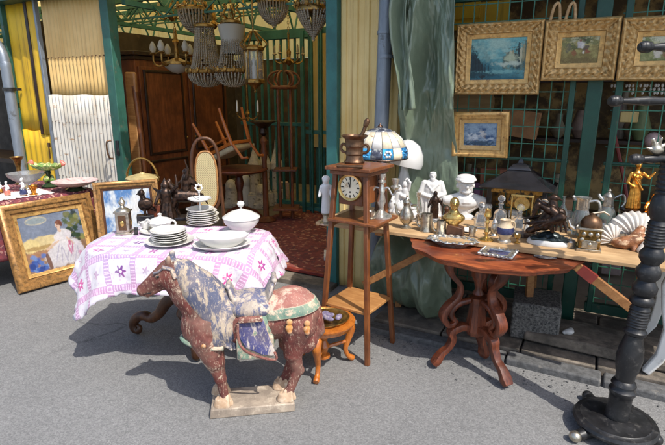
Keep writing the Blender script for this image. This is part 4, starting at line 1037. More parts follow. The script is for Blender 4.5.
# ------------------------------------------------------------------ the two paintings on the left
gw = lambda u, v: lerp(srgb(146, 156, 176), srgb(118, 128, 148), .5 + .5 * fbm(u, v, 3, 4)) if v > .48 else lerp(srgb(186, 150, 112), srgb(150, 116, 90), .5 + .8 * fbm(u, v, 4, 1))
PW = Pic(gw, 1, .56)
sf = .16; rg_ = .1
PW.dab(.28, .9, .17, .075, (206, 196, 170), 0, .12, .05).dab(.28, .9, .15, .055, (150, 164, 170), 0, .15, .1)
for k in range(26): PW.dab(.87 + random.uniform(-.13, .13), .68 + random.uniform(-.26, .28), .045, .06, random.choice([(48, 70, 44), (84, 100, 56), (124, 124, 70), (40, 56, 50), (150, 150, 84)]), random.uniform(-1, 1), .4, .5)
PW.dab(.3, .47, .34, .15, (232, 208, 150), 0, sf, .12).dab(.12, .46, .13, .13, (240, 216, 150), 0, sf, .1).dab(.4, .52, .12, .1, (236, 214, 160), 0, sf, .1).dab(.24, .42, .3, .035, (190, 156, 96), 0, .3, .3)
PW.dab(.26, .3, .3, .08, (178, 130, 96), 0, .3, .3).dab(.5, .07, .6, .09, (150, 120, 100), 0, .4, .4)
PW.dab(.68, .26, .25, .24, (236, 232, 236), .1, sf, .14).dab(.5, .17, .16, .16, (228, 222, 226), .3, sf, .16).dab(.82, .2, .12, .2, (226, 218, 226), -.2, sf, .2).dab(.4, .1, .12, .09, (220, 212, 214), 0, .2, .2)
PW.dab(.44, .24, .17, .12, (230, 224, 228), .25, sf, .16).dab(.6, .4, .17, .12, (238, 233, 236), 0, sf, .12)
PW.dab(.64, .55, .115, .14, (242, 236, 236), -.1, sf, .1).dab(.55, .52, .06, .08, (240, 232, 232), .5, sf, .1).dab(.72, .55, .06, .09, (232, 224, 228), -.5, sf, .1)
PW.dab(.605, .675, .028, .05, (232, 196, 170), .2, .15, .05).dab(.598, .755, .042, .055, (236, 200, 176), .15, .15, .05).dab(.615, .805, .058, .045, (134, 74, 44), -.1, .2, .15).dab(.645, .775, .025, .05, (122, 66, 40), .2, .2, .15).dab(.583, .765, .008, .006, (90, 60, 50), 0, .3, .1).dab(.578, .735, .01, .006, (190, 96, 86), 0, .3, .1)
PW.dab(.46, .43, .12, .022, (234, 200, 174), .45, .15, .08).dab(.36, .375, .035, .025, (232, 196, 170), .2, .2, .1).dab(.74, .44, .09, .022, (234, 202, 178), -1.0, .15, .08)
for k in range(7): PW.dab(.5 + .055 * k, .26 - .016 * k + random.uniform(-.04, .04), .012, .15, (196, 190, 206), random.uniform(-.6, .2), .4, .4)
PW.dab(.72, .4, .024, .05, (216, 110, 150), 0, .3, .3).dab(.7, .3, .016, .1, (220, 130, 166), .15, .3, .3).dab(.75, .3, .016, .1, (206, 120, 160), -.15, .3, .3).dab(.86, .18, .03, .06, (210, 150, 180), .3, .4, .4)
for k in range(16): PW.dab(.15 + random.uniform(-.13, .14), .15 + random.uniform(-.12, .13), .055, .045, random.choice([(44, 72, 150), (70, 104, 184), (120, 150, 206), (32, 52, 120), (96, 128, 196)]), random.uniform(-1, 1), .35, .4)
PW.dab(.33, .16, .035, .16, (120, 76, 52), .1, .25, .2)
A = G(20, 294); Bq = G(103, 271); w = (Bq - A).length + .05
right = (Bq - A).normalized(); back = V((-right.y, right.x, 0))
t = picture('standing_painting', 'broad stepped gilt frame with a woman in white reclining, leaning on the red table', w, .76, .1, .06, PW, M['goldb'], M['goldl'], 0, None, .03)
lean = R(15); up = V((0, 0, cos(lean))) + back * sin(lean)
orient(t, A + right * (w / 2 - .015) + up * .385 + V((0, 0, .003)), right + V((0, 0, -.0)), up)
gs = lambda u, v: lerp(srgb(86, 136, 196), srgb(232, 238, 242), max(0, min(1, .35 + 1.5 * fbm(u, v, 3, 3.4) + .5 * (.5 - abs(u - .5)))))
PS = Pic(gs, 1, .6).dab(.5, .3, .5, .25, (206, 220, 236), .2, .9, .9).dab(.86, .1, .14, .1, (96, 120, 120), 0, .6, .6).dab(.6, .75, .25, .12, (240, 240, 240), .3, .9, .9)
K = V((-1.98, 4.36, 0)); right = V((.66, .3, 0)).normalized(); back = V((-right.y, right.x, 0)); up = V((0, 0, cos(R(12)))) + back * sin(R(12))
t = picture('standing_painting', 'gilt frame with a cloudy blue sky scene standing between the two tables', .56, .9, .06, .045, PS, M['goldb'], M['walnut'], 0, None, .02)
orient(t, K + right * .14 + up * .45, right, up)

# ------------------------------------------------------------------ the red paisley table
d = V((.62, .785, 0)).normalized(); nrm = V((-d.y, d.x, 0))
c0 = V((-2.32, 4.8, 0))                          # near right corner
TL, TWd, TH = 1.5, .95, .76
ang = atan2(d.y, d.x)
t = thing('side_table', 'plain trestle table under the red paisley cloth behind the woman painting', 'table', c0 - d * (TL / 2) + nrm * (TWd / 2), ang)
MB().box((0, 0, TH - .02), (TL - .03, TWd - .03, .03)).build('tabletop', M['pined'], t)
for sx in (-1, 1):
    for sy in (-1, 1): MB().box((sx * (TL / 2 - .08), sy * (TWd / 2 - .08), (TH - .036) / 2), (.05, .05, TH - .038)).build('leg', M['pined'], t)
rc = MB()
def rcl(u, v):
    tt = 2 * pi * u; k = v * 22
    ex, ey = sup(tt, TL / 2, TWd / 2, 14)
    if k <= 8:
        f = max(k / 8, .01); return V((ex * f, ey * f, TH + .003 + .003 * mnoise.noise(V((ex * f * 6, ey * f * 6, 2)))))
    f = (k - 8) / 14; nx, ny = ex / TL, ey / TWd; mx = max(abs(nx), abs(ny)); nx = nx if abs(nx) > .46 else 0; ny = ny if abs(ny) > .46 else 0
    l = sqrt(nx * nx + ny * ny) or 1; wv = sin(tt * 21 + 2 * sin(tt * 5))
    o_ = .012 + f * (.025 + .014 * wv)
    return V((ex + nx / l * o_, ey + ny / l * o_, TH + .003 - .5 * f))
rc.grid(rcl, 200, 22)
o = rc.build('table_cover', M['paisley'], None, c0 - d * (TL / 2) + nrm * (TWd / 2), ang, thick=.003, angle=80)
tag(o, 'red paisley cloth covering the table behind the woman painting', 'cloth')
ZL = TH + .008
def onL(px, py): return G(px, py, ZL)
b = MB(); c = onL(14, 197)
b.grid(lambda u, v: V(((u - .5) * .75 + .012 * sin(v * 60), (v - .5) * .34 + .012 * sin(u * 90), .003)), 60, 30)
tag(b.build('lace_mat', M['lace'], None, c + V((-.1, .0, .0)), ang, thick=.002), 'white lace mat under the small porcelain figures at the left edge', 'mat')
b = thing('fruit_compote', 'green majolica compote with pink bird-head ends on a dark stem beside the white sheet', 'compote', onL(50, 187), R(-10))
MB().lathe([(.001, 0), (.07, 0), (.075, .012), (.05, .03), (.022, .05), (.03, .08), (.018, .12), (.028, .15), (.02, .17), (.001, .17)], 24).build('stem', M['fruitd'], b)
for k in range(4): MB().ell((.035 * cos(k * 1.6), .035 * sin(k * 1.6), .07 + .02 * (k % 2)), (.03, .02, .03)).build('leaf', M['fruit'], b)
def boat(u, v):
    a = 2 * pi * u; r = v
    end = abs(cos(a)) ** 6
    return V((.17 * r * cos(a) * (1 + .08 * end), .1 * r * sin(a), .168 + .055 * r ** 2.2 + .02 * end * r ** 6 + .006 * sin(a * 14) * r))
MB().grid(boat, 72, 10).build('dish', M['fruit'], b, thick=.008)
m = MB()
for k in range(13): m.ell((random.uniform(-.1, .1), random.uniform(-.05, .05), .205 + random.uniform(0, .012)), (.032, .026, .022), Matrix.Rotation(k, 3, 'Z'))
sculpt(m, 'fruit', M['fruit'], b, .006, 1)
for s in (-1, 1): sculpt(MB().ell((s * .175, 0, .235), (.028, .024, .024)).cap((s * .19, 0, .24), (s * .215, 0, .235), .012, .005).ell((s * .17, 0, .252), .018), 'bird_head', M['pinkg'], b, .005, 2)
b = thing('footed_dish', 'shallow pale pink dish on a low dark foot in front of the white sheet', 'dish', onL(76, 190), 0)
MB().lathe([(.001, .0), (.085, .0), (.09, .012), (.06, .025), (.05, .04), (.001, .042)], 32).build('foot', M['fruitd'], b)
MB().lathe([(.001, .04), (.06, .042), (.14, .064), (.198, .092), (.205, .092), (.2, .085), (.14, .054), (.05, .034), (.001, .034)], 56, wob=lambda a, z: 1 + .01 * cos(a * 16)).build('dish', M['pinkdish'], b)
b = thing('glass_bowl', 'wide cut glass bowl on a foot behind the porcelain figures', 'bowl', onL(28, 189), 0)
MB().lathe([(.001, 0), (.07, 0), (.07, .01), (.025, .03), (.03, .05), (.09, .08), (.15, .13), (.165, .16), (.158, .16), (.085, .092), (.001, .06)], 40, wob=lambda a, z: 1 + (.04 * abs(sin(a * 10)) if z > .07 else 0)).build('bowl', M['glassp'], b)
b = MB().lathe([(.001, 0), (.05, 0), (.05, .01), (.018, .03), (.016, .1), (.026, .13), (.02, .16), (.036, .24), (.066, .28), (.062, .28), (.03, .24), (.001, .2)], 24)
tag(b.build('brass_vase', M['brass'], None, onL(21, 184), 0), 'slim brass trumpet vase standing behind the cut glass bowl', 'vase')
b = MB().lathe([(.001, 0), (.035, 0), (.036, .008), (.018, .02), (.022, .04), (.036, .07), (.038, .09), (.034, .09), (.02, .05), (.001, .03)], 24)
tag(b.build('gilt_cup', M['golds'], None, onL(34, 195), 0), 'small gilt cup at the right of the porcelain figures on the lace mat', 'cup')
def little_figure(name, label, p, rz, h, skirt, sash, group):
    t = thing(name, label, 'figurine', p, rz, group)
    m = MB().cap((0, 0, .16 * h), (0, 0, .5 * h), .17 * h, .08 * h).cap((0, 0, .5 * h), (0, 0, .68 * h), .075 * h, .085 * h).ell((0, -.01 * h, .86 * h), (.075 * h, .08 * h, .09 * h)).cap((0, 0, .7 * h), (0, 0, .8 * h), .035 * h)
    m.cap((.09 * h, 0, .68 * h), (.17 * h, -.05 * h, .5 * h), .035 * h, .028 * h).cap((.17 * h, -.05 * h, .5 * h), (.06 * h, -.14 * h, .48 * h), .028 * h, .022 * h).cap((-.09 * h, 0, .68 * h), (-.2 * h, -.02 * h, .6 * h), .035 * h, .028 * h).ell((0, .02 * h, .92 * h), (.08 * h, .08 * h, .06 * h))
    sculpt(m, 'body', skirt, t, h * .022, 2)
    MB().lathe([(.17 * h, 0), (.18 * h, .03 * h), (.14 * h, .05 * h), (.001, .05 * h)], 20).build('base', M['golds'], t)
    MB().lathe([(.1 * h, .4 * h), (.16 * h, .28 * h), (.19 * h, .12 * h), (.18 * h, .1 * h)], 20, wob=lambda a, z: 1 + .06 * cos(a * 7)).build('skirt', sash, t)
FG = 'porcelain figures on the lace mat'
little_figure('porcelain_figure', 'small white porcelain lady in a pink skirt, leftmost on the lace mat', onL(8, 196), .2, .14, M['biscuit'], M['pinkg'], FG)
little_figure('porcelain_figure', 'small white porcelain lady in a blue-grey skirt next to the gilt cup', onL(24, 196), -.3, .17, M['biscuit'], M['steind'], FG)
little_figure('porcelain_figure', 'tiny white porcelain child in a gilt skirt at the very left edge of the mat', onL(1, 193), .5, .11, M['biscuit'], M['golds'], FG)

# ================================================================== inside the stall
WA = V((-2.35, 6.2, 0)); nin = -NO
t = thing('wardrobe', 'tall dark red wooden wardrobe with panelled doors along the left of the stall', 'wardrobe', WA + nin * .82 - E * .28, -FA + pi / 2)
WL, WDp, WH = 1.64, .56, 2.16
MB().box((0, 0, WH / 2), (WL, WDp, WH - .1)).build('carcass', M['wardrobe'], t, bevel=.004)
MB().box((0, 0, WH - .02), (WL + .1, WDp + .1, .05)).box((0, 0, WH - .07), (WL + .04, WDp + .04, .05)).build('cornice', M['wardd'], t, bevel=.008)
for s in (-1, 1):
    x = s * WL / 4
    dr = MB().box((x, -WDp / 2 - .012, 1.1), (WL / 2 - .06, .024, 1.78)).build('door', M['wardrobe'], t, bevel=.003)
    for (z0, z1) in ((.35, .82), (.95, 1.92)):
        MB().box((x, -WDp / 2 - .027, (z0 + z1) / 2), (WL / 2 - .24, .008, z1 - z0)).build('panel', M['wardrobe'], dr, bevel=.003)
        mm = moulding(WL / 2 - .24, z1 - z0, [(0, 0), (0, .016), (.012, .022), (.026, .02), (.034, .01), (.034, 0)])
        mm.v = [p + V((x, -WDp / 2 - .024, (z0 + z1) / 2)) for p in mm.v]; mm.build('moulding', M['wardd'], dr)
    MB().ell((x - s * .33, -WDp / 2 - .035, 1.1), .016).build('knob', M['brass'], dr)
MB().box((0, 0, .08), (WL + .04, WDp + .04, .12)).build('plinth', M['wardd'], t, bevel=.006)
# things beside the wardrobe, just inside the post
t = thing('folded_parasol', 'tall beige rolled screen leaning just inside the green door post', 'screen', FP(131, 100, -.25) * V((1, 1, 0)) if False else V((FP(131, 100, -.25).x, FP(131, 100, -.25).y, 0)), R(-20))
MB().box((0, 0, .95), (.14, .05, 1.9), Matrix.Rotation(.03, 3, 'Y')).build('panel', M['oakt'], t, bevel=.02)
MB().tube([(.11, 0, 0), (.09, 0, 1.2), (.06, 0, 1.75)], .03, 10).build('pole', M['oakw'], t)
# round table with a chair upside down on it
IT = V((-1.2, 6.35, 0))
t = thing('round_table', 'dark round pedestal table inside the stall with an upturned chair on it', 'table', IT)
MB().lathe([(.001, .7), (.3, .7), (.36, .72), (.37, .735), (.36, .75), (.001, .75)], 40).build('tabletop', M['mahog'], t)
MB().lathe([(.05, .12), (.07, .2), (.04, .3), (.035, .45), (.06, .56), (.04, .64), (.1, .7)], 18).build('pedestal', M['mahog'], t)
for k in range(3):
    a = k * 2.1 + .5; MB().tube([(.04 * cos(a), .04 * sin(a), .22), (.2 * cos(a), .2 * sin(a), .16), (.32 * cos(a), .32 * sin(a), .03)], [.035, .03, .026], 10).build('foot', M['mahog'], t)
t = thing('upturned_chair', 'orange-brown wooden chair turned upside down with cream seat on the round table', 'chair', IT + V((-.03, 0, .752)), R(-28))
tl = Matrix.Rotation(R(-24), 3, 'Y')
def tb(pts, r): return MB().tube([tl @ V(p) + V((0, 0, .05)) for p in pts], r, 8)
MB().box(tl @ V((0, 0, .17)) + V((0, 0, .05)), (.4, .38, .07), tl).build('seat', M['upol'], t, bevel=.025)
MB().box(tl @ V((0, 0, .225)) + V((0, 0, .05)), (.42, .4, .04), tl).build('seat_rail', M['chairw'], t, bevel=.005)
for sx in (-1, 1):
    for sy in (-1, 1): tb([(sx * .19, sy * .18, .2), (sx * .21, sy * .2, .44), (sx * .24, sy * .22, .66)], [.026, .022, .016]).build('leg', M['chairw'], t)
tb([(-.2, -.19, .3), (.2, -.19, .3)], .012).build('stretcher', M['chairw'], t)
for s in (-1, 1): tb([(.2, s * .17, .2), (.26, s * .17, .0), (.33, s * .16, -.02)], .018).build('back_post', M['chairw'], t)
# pale garden ornaments
for i, (px, py, h, lab) in enumerate(((256, 207, .95, 'pale stone obelisk ornament nearest the round table'), (266, 205, 1.02, 'tallest pale stone obelisk ornament, in the middle of three'), (277, 204, .98, 'pale stone obelisk ornament nearest the tall wooden stand'))):
    p = G(px, py, .03)
    t = thing('stone_obelisk', lab, 'garden ornament', p, R(20 * i), 'pale stone obelisks on the shop floor')
    MB().box((0, 0, .1), (.2, .2, .2)).box((0, 0, .215), (.16, .16, .03)).build('plinth', M['stone'], t, bevel=.006)
    MB().lathe([(.075, .23), (.07, .5), (.1, .56), (.1, .6), (.1, .64), (.05, .76), (.02, .86), (.008, h)], 8).build('spire', M['stone'], t, angle=20)
for i, (px, py, h, m_, lab) in enumerate(((246, 205, .5, 'plaster', 'rounded white garden bust standing under the round table'), (232, 207, .42, 'stone', 'squat pale stone urn behind the lidded tureen'), (262, 208, .34, 'stone', 'low pale carved stone head beside the obelisks'))):
    p = G(px, py, .03); mm = MB().cap((0, 0, .08), (0, 0, h * .5), .11, .09).ell((0, 0, h * .72), (.09, .09, .12)).ell((0, -.08, h * .72), (.02, .03, .03)).box((0, 0, .04), (.22, .2, .08))
    o = sculpt(mm, 'garden_statue', M[m_], None, .012, 3, p); tag(o, lab, 'garden ornament')
o = tag(MB().box((0, 0, .16), (.18, .14, .26)).build('paper_box', M['pinkdish'], None, G(283, 200, .03), .2, bevel=.006), 'pale square box leaning at the foot of the tall wooden stand', 'box')
# tall wooden stand with a crown ring
p = FP(288, 200, -1.75); p = V((p.x, p.y, .03))
t = thing('hall_stand', 'tall dark wooden hat stand with a curled crown beside the folded gate', 'hat stand', p, 0)
for x in (-.1, .06): MB().lathe([(.024, 0), (.02, .3), (.026, .34), (.018, .4), (.018, 1.5), (.026, 1.55), (.018, 1.6), (.016, 1.72)], 12, (x, 0, 0)).build('pole', M['wardrobe'], t)
MB().box((-.02, 0, .16), (.34, .3, .03)).build('shelf', M['wardrobe'], t, bevel=.004)
MB().box((-.02, 0, .68), (.3, .26, .025)).build('shelf', M['wardrobe'], t, bevel=.004)
MB().tube([(.15 * cos(a) - .02, .12 * sin(a), 1.72) for a in [i * 2 * pi / 24 for i in range(25)]], .024, 8).build('crown_ring', M['wardrobe'], t)
for k in range(6):
    a = k * pi / 3 + .2; MB().tube([(.14 * cos(a) - .02, .11 * sin(a), 1.73), (.2 * cos(a) - .02, .17 * sin(a), 1.8), (.16 * cos(a) - .02, .13 * sin(a), 1.88), (.06 * cos(a) - .02, .05 * sin(a), 1.92)], .014, 8).build('hook', M['wardrobe'], t)
# torchere / small bronze lamp under lantern
p = FP(264, 150, -1.5); t = thing('pedestal_lamp', 'dark bronze dish on a slender pedestal beside the hat stand', 'pedestal', V((p.x, p.y, .03)))
MB().lathe([(.12, 0), (.13, .03), (.04, .08), (.03, .8), (.045, .9), (.03, 1.0), (.05, 1.06), (.02, 1.12)], 16).build('column', M['wardrobe'], t)
MB().lathe([(.02, 1.12), (.06, 1.16), (.05, 1.22), (.12, 1.28), (.17, 1.3), (.165, 1.31), (.001, 1.29)], 24).build('dish', M['bronze'], t)
# carpet
rg = MB().grid(lambda u, v: V((-3.65 + 1.93 * u, .06 + 2.3 * v, .036 + .004 * mnoise.noise(V((u * 6, v * 6, 0))))), 40, 40)
tag(rg.build('carpet', M['rug'], None, F0, -FA, thick=.008), 'dark red oriental carpet on the floor of the doorway', 'carpet')
tag(MB().box((0, 0, 0), (.62, .045, .03)).build('red_strip', M['redp'], None, F(-2.16, -.03, .055), -FA, bevel=.004), 'thin red wooden strip along the front edge of the carpet', 'strip')
tag(MB().box((0, 0, 0), (.36, .24, .035)).build('paper_pile', M['lace'], None, F(-1.98, -.62, .06), -FA + .5, bevel=.004), 'pile of pale paper lying on the carpet near the gate', 'paper')
# ================================================================== chandeliers
def strings(mb, fn, ns, nb, r, n2=5):
    for i in range(ns):
        a = 2 * pi * i / ns
        sg = random.uniform(-.02, .02); rr = r * random.uniform(.85, 1.12)
        if random.random() < .05: continue
        for j in range(nb):
            if random.random() < .04: continue
            mb.ell(fn(a + sg * sin(3 * j / nb), (j + .5) / nb), (rr, rr, rr * 1.1), seg=6, rings=4)
def chain(t, z0, z1):
    b = MB(); z = z0; k = 0
    while z < z1:
        m_ = Matrix.Rotation(k * pi / 2, 3, 'Z'); b.tube([m_ @ V((.012 * cos(a), 0, z + .02 * sin(a))) for a in [i * pi / 4 for i in range(9)]], .003, 5); z += .032; k += 1
    b.build('chain', M['brass'], t)
GC = 'chandeliers hanging in the doorway'
def at_n(px, py, n): return FP(px, py, n)
def basket(label, px, yt, yb, wpx, n, cone=False, scale=1.0):
    "half-round or pointed bag of crystal strings under a pierced brass ring"
    top, bot = at_n(px, yt, n), at_n(px, yb, n); sc = (top - V((0, 0, EYE))).length / 514
    r = wpx / 2 * sc; h = top.z - bot.z
    t = thing('basket_chandelier', label, 'chandelier', V((top.x, top.y, bot.z)), 0, GC)
    zr = h * .72
    MB().lathe([(r * .9, zr - .02), (r * 1.0, zr - .01), (r * 1.0, zr + .02), (r * .93, zr + .035), (r * .86, zr + .02)], 32).build('crown_ring', M['brass'], t)
    b = MB()
    for k in range(10):
        a = 2 * pi * k / 10; b.ell((r * 1.02 * cos(a), r * 1.02 * sin(a), zr + .045), (.018, .018, .03), seg=8, rings=6)
    b.build('crown_leaves', M['brass'], t)
    e_ = 1.0 if cone else .5
    f = lambda a, k: V((r * .96 * (1 - k ** (1.25 if cone else 2.2)) ** (.85 if cone else .62) * cos(a), r * .96 * (1 - k ** (1.25 if cone else 2.2)) ** (.85 if cone else .62) * sin(a), zr * (1 - k)))
    b = MB(); strings(b, f, 30, 15, r * .075); b.build('crystal_strings', M['bead'], t)
    b = MB(); strings(b, lambda a, k: V((r * (.9 - .62 * k) * cos(a), r * (.9 - .62 * k) * sin(a), zr + .03 + (h - zr) * k * 1.2)), 20, 8, r * .06); b.build('upper_strings', M['bead'], t)
    MB().ell((0, 0, -.012), .017).build('drop', M['bead'], t)
    chain(t, h + .02, 2.9 - bot.z)
basket('small basket chandelier of crystal strings high at the left of the doorway', 194, 2, 33, 30, -.55)
basket('shallow basket chandelier of crystal strings high in the middle of the doorway', 273, -6, 25, 29, -.5)
basket('large pointed basket chandelier beside the slim green door post', 313, 0, 38, 33, -.12, True)
def bell(label, px, yt, yb, wpx, n, glass=False):
    "waisted chandelier: crystal neck that flares to a wide ring with a round bag below"
    top, bot = at_n(px, yt, n), at_n(px, yb, n); sc = (top - V((0, 0, EYE))).length / 514
    r = wpx / 2 * sc; h = top.z - bot.z
    t = thing('bell_chandelier', label, 'chandelier', V((top.x, top.y, bot.z)), 0, GC)
    zr = h * .24
    MB().lathe([(r * .93, zr - .02), (r * 1.03, zr - .012), (r * 1.05, zr + .015), (r * .96, zr + .025)], 36).build('main_ring', M['brass'], t)
    MB().lathe([(r * .4, h * .93), (r * .52, h * .95), (r * .52, h * .98), (r * .42, h)], 28).build('neck_ring', M['brass'], t)
    b = MB(); strings(b, lambda a, k: V(((r * .94 - r * .5 * k ** .45) * cos(a), (r * .94 - r * .5 * k ** .45) * sin(a), zr + .02 + (h * .92 - zr) * k)), 34, 26, r * .045); b.build('neck_strings', M['bead'], t)
    b = MB(); strings(b, lambda a, k: V((r * .95 * sqrt(max(0, 1 - k * k)) * cos(a), r * .95 * sqrt(max(0, 1 - k * k)) * sin(a), zr - .02 - (zr - .02) * k)), 34, 10, r * .05); b.build('bowl_strings', M['bead'], t)
    b = MB()
    for k in range(14): a = 2 * pi * k / 14; b.ell((r * 1.05 * cos(a), r * 1.05 * sin(a), zr + .012), (.016, .016, .03), seg=8, rings=6)
    b.build('ring_leaves', M['brass'], t)
    if glass:
        MB().lathe([(r * .5, h * .5), (r * .56, h * .7), (r * .72, h * .92), (r * .68, h * .92), (r * .5, h * .7), (r * .45, h * .5)], 28).build('glass_shade', M['frost'], t)
        b = MB()
        for k in range(5):
            a = 2 * pi * k / 5 + .3; b.tube([(r * .2 * cos(a), r * .2 * sin(a), h * 1.0), (r * .5 * cos(a), r * .5 * sin(a), h * 1.08), (r * .3 * cos(a), r * .3 * sin(a), h * 1.16), (r * .42 * cos(a), r * .42 * sin(a), h * 1.22)], .009, 6)
        b.build('scrolls', M['brass'], t)
    chain(t, h + .02, 2.9 - bot.z)
bell('waisted bell chandelier of crystal strings left of the one with a frosted shade', 204, 24, 87, 36, -.45)
bell('waisted bell chandelier with a frosted glass shade in its neck', 231, 20, 87, 36, -.4, True)
# six-light arm chandelier
top, bot = at_n(178, 28, -.6), at_n(178, 74, -.6); t = thing('arm_chandelier', 'brass arm chandelier with candle lamps and a glass bowl at the left of the doorway', 'chandelier', bot, 0, GC)
h = top.z - bot.z
MB().lathe([(.001, 0), (.07, .02), (.13, .07), (.15, .1), (.14, .1), (.001, .1)], 28).build('glass_bowl', M['frost'], t)
MB().lathe([(.15, .095), (.165, .1), (.165, .125), (.1, .14), (.03, .17), (.02, .3), (.04, .34), (.02, .38), (.015, h)], 24).build('stem', M['brass'], t)
for k in range(6):
    a = k * pi / 3 + .15; c, s = cos(a), sin(a)
    ar = MB().tube([(.12 * c, .12 * s, .12), (.19 * c, .19 * s, .08), (.25 * c, .25 * s, .12), (.25 * c, .25 * s, .2)], .01, 8).build('arm', M['brass'], t)
    MB().lathe([(.02, .2), (.036, .215), (.02, .225)], 14, (.25 * c, .25 * s, 0)).build('drip_pan', M['brass'], ar)
    MB().lathe([(.012, .22), (.03, .24), (.038, .27), (.026, .31), (.008, .34)], 14, (.25 * c, .25 * s, 0)).build('lamp_shade', M['frost'], ar)
chain(t, h, 2.9 - bot.z)
# gilt fixture half hidden above, and a second arm chandelier behind
for (px, yt, yb, n_, lab) in ((214, 4, 30, -1.0, 'small gilt arm chandelier half hidden behind the two bell chandeliers'), (172, -8, 22, -1.2, 'small gilt arm chandelier high behind the leftmost basket chandelier'), (289, 34, 66, -1.6, 'small dim arm chandelier deep in the stall above the hat stand')):
    top, bot = at_n(px, yt, n_), at_n(px, yb, n_); t = thing('small_chandelier', lab, 'chandelier', bot, 0, GC); h = top.z - bot.z
    MB().lathe([(.001, 0), (.03, .02), (.05, .06), (.02, .1), (.03, .16), (.012, .2), (.012, h)], 16).build('stem', M['brass'], t)
    for k in range(5):
        a = k * 2 * pi / 5 + .4; c, s = cos(a), sin(a)
        ar = MB().tube([(.03 * c, .03 * s, .08), (.1 * c, .1 * s, .03), (.17 * c, .17 * s, .06), (.18 * c, .18 * s, .13)], .008, 7).build('arm', M['brass'], t)
        MB().lathe([(.012, .125), (.03, .14), (.014, .15), (.01, .22), (.001, .24)], 10, (.18 * c, .18 * s, 0)).build('candle_cup', M['bead'], ar)
    chain(t, h, 2.9 - bot.z)
# brass lantern
top, bot = at_n(255, 28, -.35), at_n(255, 88, -.35); t = thing('hall_lantern', 'six-sided brass hall lantern with glass panes and a crown top', 'lantern', bot, 0, GC)
h = top.z - bot.z; r = .085
MB().lathe([(r * .7, .03), (r * 1.15, .05), (r * 1.15, .075), (r, .085)], 6).build('base_ring', M['brass'], t, angle=20)
MB().lathe([(r, h * .62), (r * 1.2, h * .64), (r * 1.2, h * .68), (r * .8, h * .72)], 6).build('top_ring', M['brass'], t, angle=20)
for k in range(6):
    a = k * pi / 3; MB().tube([(r * cos(a), r * sin(a), .06), (r * cos(a), r * sin(a), h * .64)], .007, 6).build('post', M['brass'], t)
    MB().tube([(r * cos(a), r * sin(a), h * .66), (r * 1.5 * cos(a), r * 1.5 * sin(a), h * .74), (r * .9 * cos(a), r * .9 * sin(a), h * .84), (r * .25 * cos(a), r * .25 * sin(a), h * .95)], .008, 6).build('crown_scroll', M['brass'], t)
MB().lathe([(r * .92, .08), (r * .92, h * .63)], 6).build('glass_pane', M['glass'], t, angle=20)
MB().lathe([(.02, .08), (.02, .2), (.012, .22), (.016, .26), (.001, .29)], 10).build('candle', M['opal'], t)
MB().lathe([(.001, -.05), (.012, -.035), (.006, -.02), (.022, .0), (.06, .03)], 14).build('finial', M['brass'], t)
MB().tube([(0, 0, h * .93), (0, 0, 2.9 - bot.z)], .008, 8).build('rod', M['brass'], t)
# slender pendant below lantern: two candle sconce
top, bot = at_n(248, 92, -1.1), at_n(248, 122, -1.1); t = thing('small_pendant', 'slender brass pendant with two pale candles below the hall lantern', 'chandelier', bot, 0, GC)
MB().lathe([(.001, 0), (.02, .02), (.008, .05), (.03, .1), (.008, .14), (.008, 2.9 - bot.z)], 12).build('stem', M['brass'], t)
for s in (-1, 1):
    ar = MB().tube([(0, 0, .06), (s * .06, 0, .03), (s * .12, 0, .08), (s * .12, 0, .12)], .008, 6).build('arm', M['brass'], t)
    MB().lathe([(.012, .12), (.012, .22), (.004, .25)], 10, (s * .12, 0, 0)).build('candle', M['opal'], ar)
# ================================================================== clock stand
CS = V((.168, 3.07, 0)); CR = atan2(.27, .18)      # turned so that one corner faces the camera
t = thing('clock_stand', 'tall four-legged brown wooden stand with a clock box under its top', 'clock stand', CS, R(57) - pi / 2)
hw = .168
TOPZ = 1.225
legs_ = [(-1, -1), (1, -1), (1, 1), (-1, 1)]
for (sx, sy) in legs_:
    f0, f1 = hw + .01, hw - .062
    MB().beam((sx * f0, sy * f0, 0), (sx * f1, sy * f1, TOPZ - .02), .03, .03, (0, 1, 0)).build('leg', M['oakw'], t, bevel=.004)
MB().box((0, 0, TOPZ), (.315, .315, .022)).build('top', M['oakw'], t, bevel=.005)
MB().box((0, 0, TOPZ - .026), (.27, .27, .028)).build('moulding', M['oakw'], t, bevel=.006)
MB().box((0, 0, .335), (.33, .33, .02)).build('lower_shelf', M['oakt'], t, bevel=.004)
MB().box((.03, 0, .9), (.34, .31, .018)).build('middle_shelf', M['oakw'], t, bevel=.004)
for s in (-1, 1): MB().box((s * .14, 0, .87), (.02, .24, .04)).build('rail', M['oakw'], t, bevel=.002)
MB().box((0, -.012, 1.1), (.17, .19, .2)).build('clock_case', M['oakw'], t, bevel=.004)
# the dial is on the side that looks to the left front
for k, nm in ((0, 'dial'),):
    dz = 1.11; face = Matrix.Rotation(pi / 2, 3, 'X')
    MB().lathe([(.066, 0), (.082, 0), (.086, .008), (.08, .016), (.07, .012), (.066, .004)], 40, (0, -.107, dz), face).build('bezel', M['brassl'], t)
    MB().lathe([(.001, .002), (.07, .002), (.07, .005), (.001, .005)], 40, (0, -.107, dz), face).build('dial', M['dial'], t)
    for q in range(12):
        a = q * pi / 6; MB().box((.055 * sin(a), -.1128, dz + .055 * cos(a)), (.005 if q % 3 else .008, .0015, .017), Matrix.Rotation(a, 3, 'Y')).build('hour_mark', M['ink'], t)
    for (a, L, w_) in ((-.4, .034, .006), (.06, .05, .005)):
        MB().box((.5 * L * sin(a), -.1145, dz + .5 * L * cos(a)), (w_, .0015, L), Matrix.Rotation(a, 3, 'Y')).build('hand', M['ink'], t)
    MB().ell((0, -.113, dz - .028), (.005, .003, .006)).build('keyhole', M['ink'], t)
ZC = TOPZ + .0115
p = G(354.5, 163, ZC)
